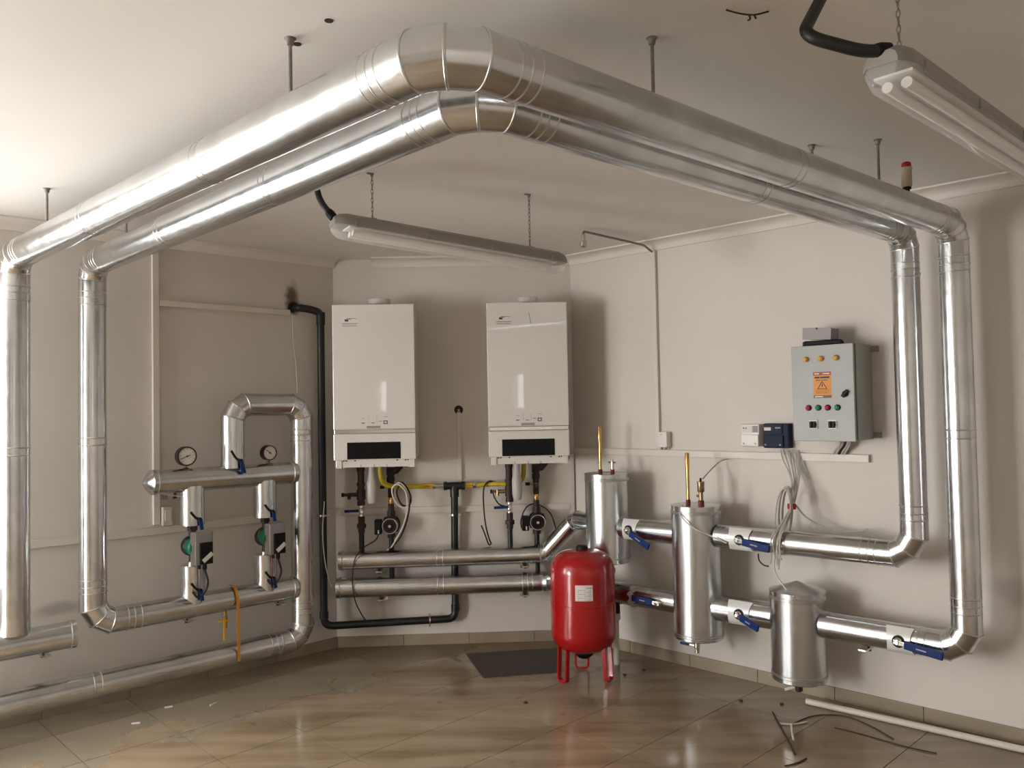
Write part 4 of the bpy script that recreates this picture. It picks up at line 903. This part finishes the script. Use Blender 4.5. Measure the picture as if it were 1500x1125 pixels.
# ------------------------------------------------------------------ fluorescent batten lights
def batten(label, a, b, chains, cable_pts, cable_r):
    a = V(a); b = V(b); t = (b-a).normalized(); s = V((t.y, -t.x, 0)).normalized(); up_ = s.cross(t)
    if up_.z < 0: up_ = -up_
    T = thing('batten_light', label, 'light', (a+b)/2-up_*.055)
    L = (b-a).length
    def shell(prof, t0, t1, pinch):
        R = []
        for f, k in ((t0, pinch), (t0+.02, .88), (t0+.05, 1.0), (t1-.05, 1.0), (t1-.02, .88), (t1, pinch)):
            R.append([a+t*f+s*x*k+up_*y*(k if k < 1 else 1) for x, y in prof])
        return MB().rings(R)
    hw = .058
    hs = link('housing', shell([(-hw, -.004), (-hw, .012), (-hw*.86, .034), (-hw*.55, .046), (hw*.55, .046), (hw*.86, .034), (hw, .012), (hw, -.004)], 0, L, .62), 'lamp_grey', T, angle=25)
    link('reflector_tray', MB().obox((a+b)/2-up_*.006, t, s, up_, L/2-.06, .044, .004), 'tube_white', T)
    for sg in (-1, 1):
        link('lamp_tube', MB().tube([a+t*.08+s*sg*.022-up_*.026, b-t*.08+s*sg*.022-up_*.026], .013, 14), 'tube_white', T)
    link('diffuser', shell([(-hw*.97, -.002), (-hw*.93, -.022), (-hw*.72, -.045), (-hw*.35, -.054), (hw*.35, -.054), (hw*.72, -.045), (hw*.93, -.022), (hw*.97, -.002)], .004, L-.004, .60), 'diffuser', T, angle=50)
    for f in (.08, .36, .64, .92):
        for sg in (-1, 1): link('clip', MB().obox(a+t*L*f+s*sg*(hw+.001)+up_*.004, t, s, up_, .010, .003, .013), 'grey_plastic', hs, bevel=.002)
    for f in chains:
        p = a+t*f+up_*.046; mb = MB(); z = p.z; k = 0
        link('hook', MB().obox(p+up_*.002, t, s, up_, .012, .02, .004), 'grey_plastic', hs)
        while z < CEIL-.004:
            ax = t if k % 2 else s; e = s if k % 2 else t
            lk = [V((p.x, p.y, z+.009))+e*.0045*math.cos(q)+Z*.012*math.sin(q) for q in (rad(45*j) for j in range(8))]
            lk.append(lk[0]); mb.tube(lk, .0014, 5, False); z += .0185; k += 1
        link('chain', mb, 'rod', T)
        link('ceiling_hook', MB().tube([V((p.x, p.y, CEIL)), V((p.x, p.y, CEIL-.012))], .006, 8).obox(V((p.x, p.y, CEIL-.003))-t*.008, t, s, Z, .014, .006, .003), 'rod', T)
    link('supply_cable', MB().tube(rounded(cable_pts, .05, 6), cable_r, 14), 'cable_black', T)
    q0 = V(cable_pts[-1]); q1 = V(cable_pts[-2]); link('cable_gland', MB().lathe(q0, (q1-q0), [(.018, -.01), (.019, .01), (.016, .024), (.012, .026)], 14), 'black_plastic', T)
d1 = V((.662, .38, -.055)); d1n = d1.normalized()
a1 = V((-.57, 3.37, 2.252))-d1n*.17; b1 = a1+d1n*1.12
batten('hanging fluorescent batten in front of the boilers', a1, b1, (.17, .935), [V((-.80, 3.30, CEIL)), V((-.765, 3.29, 2.36)), a1+V((.0, -.0, .035))], .0125)
a2 = V((.845, 1.815, 2.262)); d2 = V((.655, .594, -.012)).normalized()
batten('hanging fluorescent batten cut off at upper right, nearest the camera', a2, a2+d2*1.25, (.10, 1.10), [V((.775, 1.96, CEIL)), V((.672, 1.825, 2.335)), V((.80, 1.815, 2.292)), a2+d2*.02+V((0, 0, .036))], .0145)

# ------------------------------------------------------------------ floor things
solo('steel_plate', 'dark steel plate lying on tiles beside the red vessel', 'plate', MB().prism([V((-.313, 5.075, .0005)), V((-.192, 4.627, .0005)), V((.26, 4.70, .0005)), V((.24, 5.16, .0005))], Z*.005), 'steel_plate', V((0, 4.9, 0)))
wp0 = F('R', 1.60, .150, .0155); wp1 = F('R', 2.9, .085, .0155)
solo('white_pipe', 'white plastic pipe lying along the right skirting', 'pipe', MB().tube([wp0, wp1], .015, 18), 'pvc_white', wp0)
def twig(label, pts, r, m='twig', nm='wire_offcut'): solo(nm, label, 'offcut', MB().hose([V((x, y, r+.0008)) for x, y in pts], r, 6, 5), m, V((pts[0][0], pts[0][1], 0)))
twig('straight dark twig near the white pipe end', [(1.239, 4.023), (1.222, 3.87), (1.205, 3.72), (1.181, 3.538)], .004)
twig('long thin curved dark wire on the floor', [(1.28, 3.87), (1.42, 3.97), (1.56, 3.96), (1.63, 3.84), (1.667, 3.68)], .0028)
twig('thin wire lying nearest the right edge', [(1.46, 3.82), (1.55, 3.74), (1.68, 3.60), (1.778, 3.525)], .0028)
twig('white crumpled strip crossing the dark twig', [(1.225, 3.877), (1.28, 3.865), (1.359, 3.89)], .0045, 'cable_white')
twig('short white strip pointing to the camera', [(1.275, 3.862), (1.25, 3.78), (1.225, 3.69)], .005, 'cable_white')
twig('short twig close to the bottom edge', [(1.214, 3.50), (1.16, 3.455), (1.10, 3.43)], .003)
for i, (x, y, lb) in enumerate(((1.129, 4.188, 'dark clod left of the twigs on the floor'), (1.318, 4.13, 'dark clod under the cone-topped tank'), (.039, 4.216, 'dark crumb alone in the middle of floor'), (.60, 4.62, 'dark crumb right of the red vessel legs'), (.72, 4.70, 'dark crumb between red vessel and tallest tank'))):
    solo('dirt_clod', lb, 'clod', MB().lathe(V((x, y, 0)), Z, [(.004, .0), (.011, .002), (.009, .008), (.003, .011), (0, .011)], 7), 'twig', V((x, y, 0)))
for x, y, an, lb in ((-2.049, 4.502, .4, 'white plastic chip nearest the farther pump'), (-1.83, 4.53, 1.1, 'white plastic sliver below the yellow tape'), (-2.12, 4.29, .2, 'white plastic chip close to the floor pipe')):
    solo('plastic_chip', lb, 'chip', MB().obox(V((x+.25, y-.25, .004)), V((math.cos(an), math.sin(an), 0)), V((-math.sin(an), math.cos(an), 0)), Z, .02, .005, .0035), 'white_plastic', V((x+.25, y-.25, 0)), bevel=.001)
# ceiling marks
for x, y, lb in ((-.447, 2.04, 'dark drill hole in ceiling left of the overhead bend'), (-.561, 2.168, 'dark drill hole in ceiling left of the hanger rod')):
    solo('ceiling_hole', lb, 'hole', MB().lathe(V((x, y, CEIL-.002)), Z, [(.011, 0), (.011, .002)], 14), 'soot', V((x, y, CEIL-.002)))

T = thing('wire_stub', 'frayed wire hanging from ceiling at the top edge of photo', 'wire', V((.59, 2.0, CEIL-.03)))
for pts in ([(.555, 2.02, CEIL-.002), (.59, 2.02, CEIL-.012), (.625, 2.02, CEIL-.016), (.665, 2.03, CEIL-.003)], [(.612, 2.02, CEIL-.014), (.615, 2.02, CEIL-.026), (.608, 2.015, CEIL-.032)], [(.625, 2.02, CEIL-.016), (.628, 2.015, CEIL-.028)]):
    link('strand', MB().hose([V(p) for p in pts], .0022, 6, 5), 'twig', T)
for u, z, lb in ((2.146, 2.231, 'upper dark screw hole in right wall between the two risers'), (2.148, 2.108, 'lower dark screw hole in right wall between the two risers')):
    solo('screw_hole', lb, 'hole', MB().lathe(F('R', u, .0003, z), NA['R'], [(.009, 0), (.008, .002), (0, .002)], 10), 'soot', F('R', u, 0, z))

def torn_wrap(label, u0, u1, zc, r, a0, a1, seed):
    rr = random.Random(seed); mb = MB(); na = 13
    for rad_ in (r+.001, r+.0045):
        for k in range(na):
            a = rad(a0+(a1-a0)*k/(na-1)); j = [rr.uniform(-.009, .009) for _ in range(2)]
            rr2 = rad_+.003*math.sin(k*2.1)
            for uu, jj in ((u0, .010*math.sin(k*1.7+seed)), (u1, .012*math.sin(k*2.3+seed))): mb.v.append(F('R', uu+jj, .25+max(rr2, rad_)*math.cos(a), zc+max(rr2, rad_)*math.sin(a)))
    for k in range(na-1):
        i = 2*k; j = 2*(k+na); mb.f += [(i, i+1, i+3, i+2), (j, j+2, j+3, j+1), (i, i+2, j+2, j), (i+1, j+1, j+3, i+3)]
    mb.f += [(0, 2*na, 2*na+1, 1), (2*na-2, 2*na-1, 4*na-1, 4*na-2)]
    solo('torn_wrap', label, 'insulation', mb, 'pvc_white', F('R', u0, .25+r, zc))
torn_wrap('pale torn insulation wrap on the pipe behind the hanging cables', 1.525, 1.57, .8145, .0605, -70, 75, 2)
torn_wrap('grey torn insulation wrap on lower pipe right of the red vessel', .640, .675, .4185, .062, -60, 70, 5)
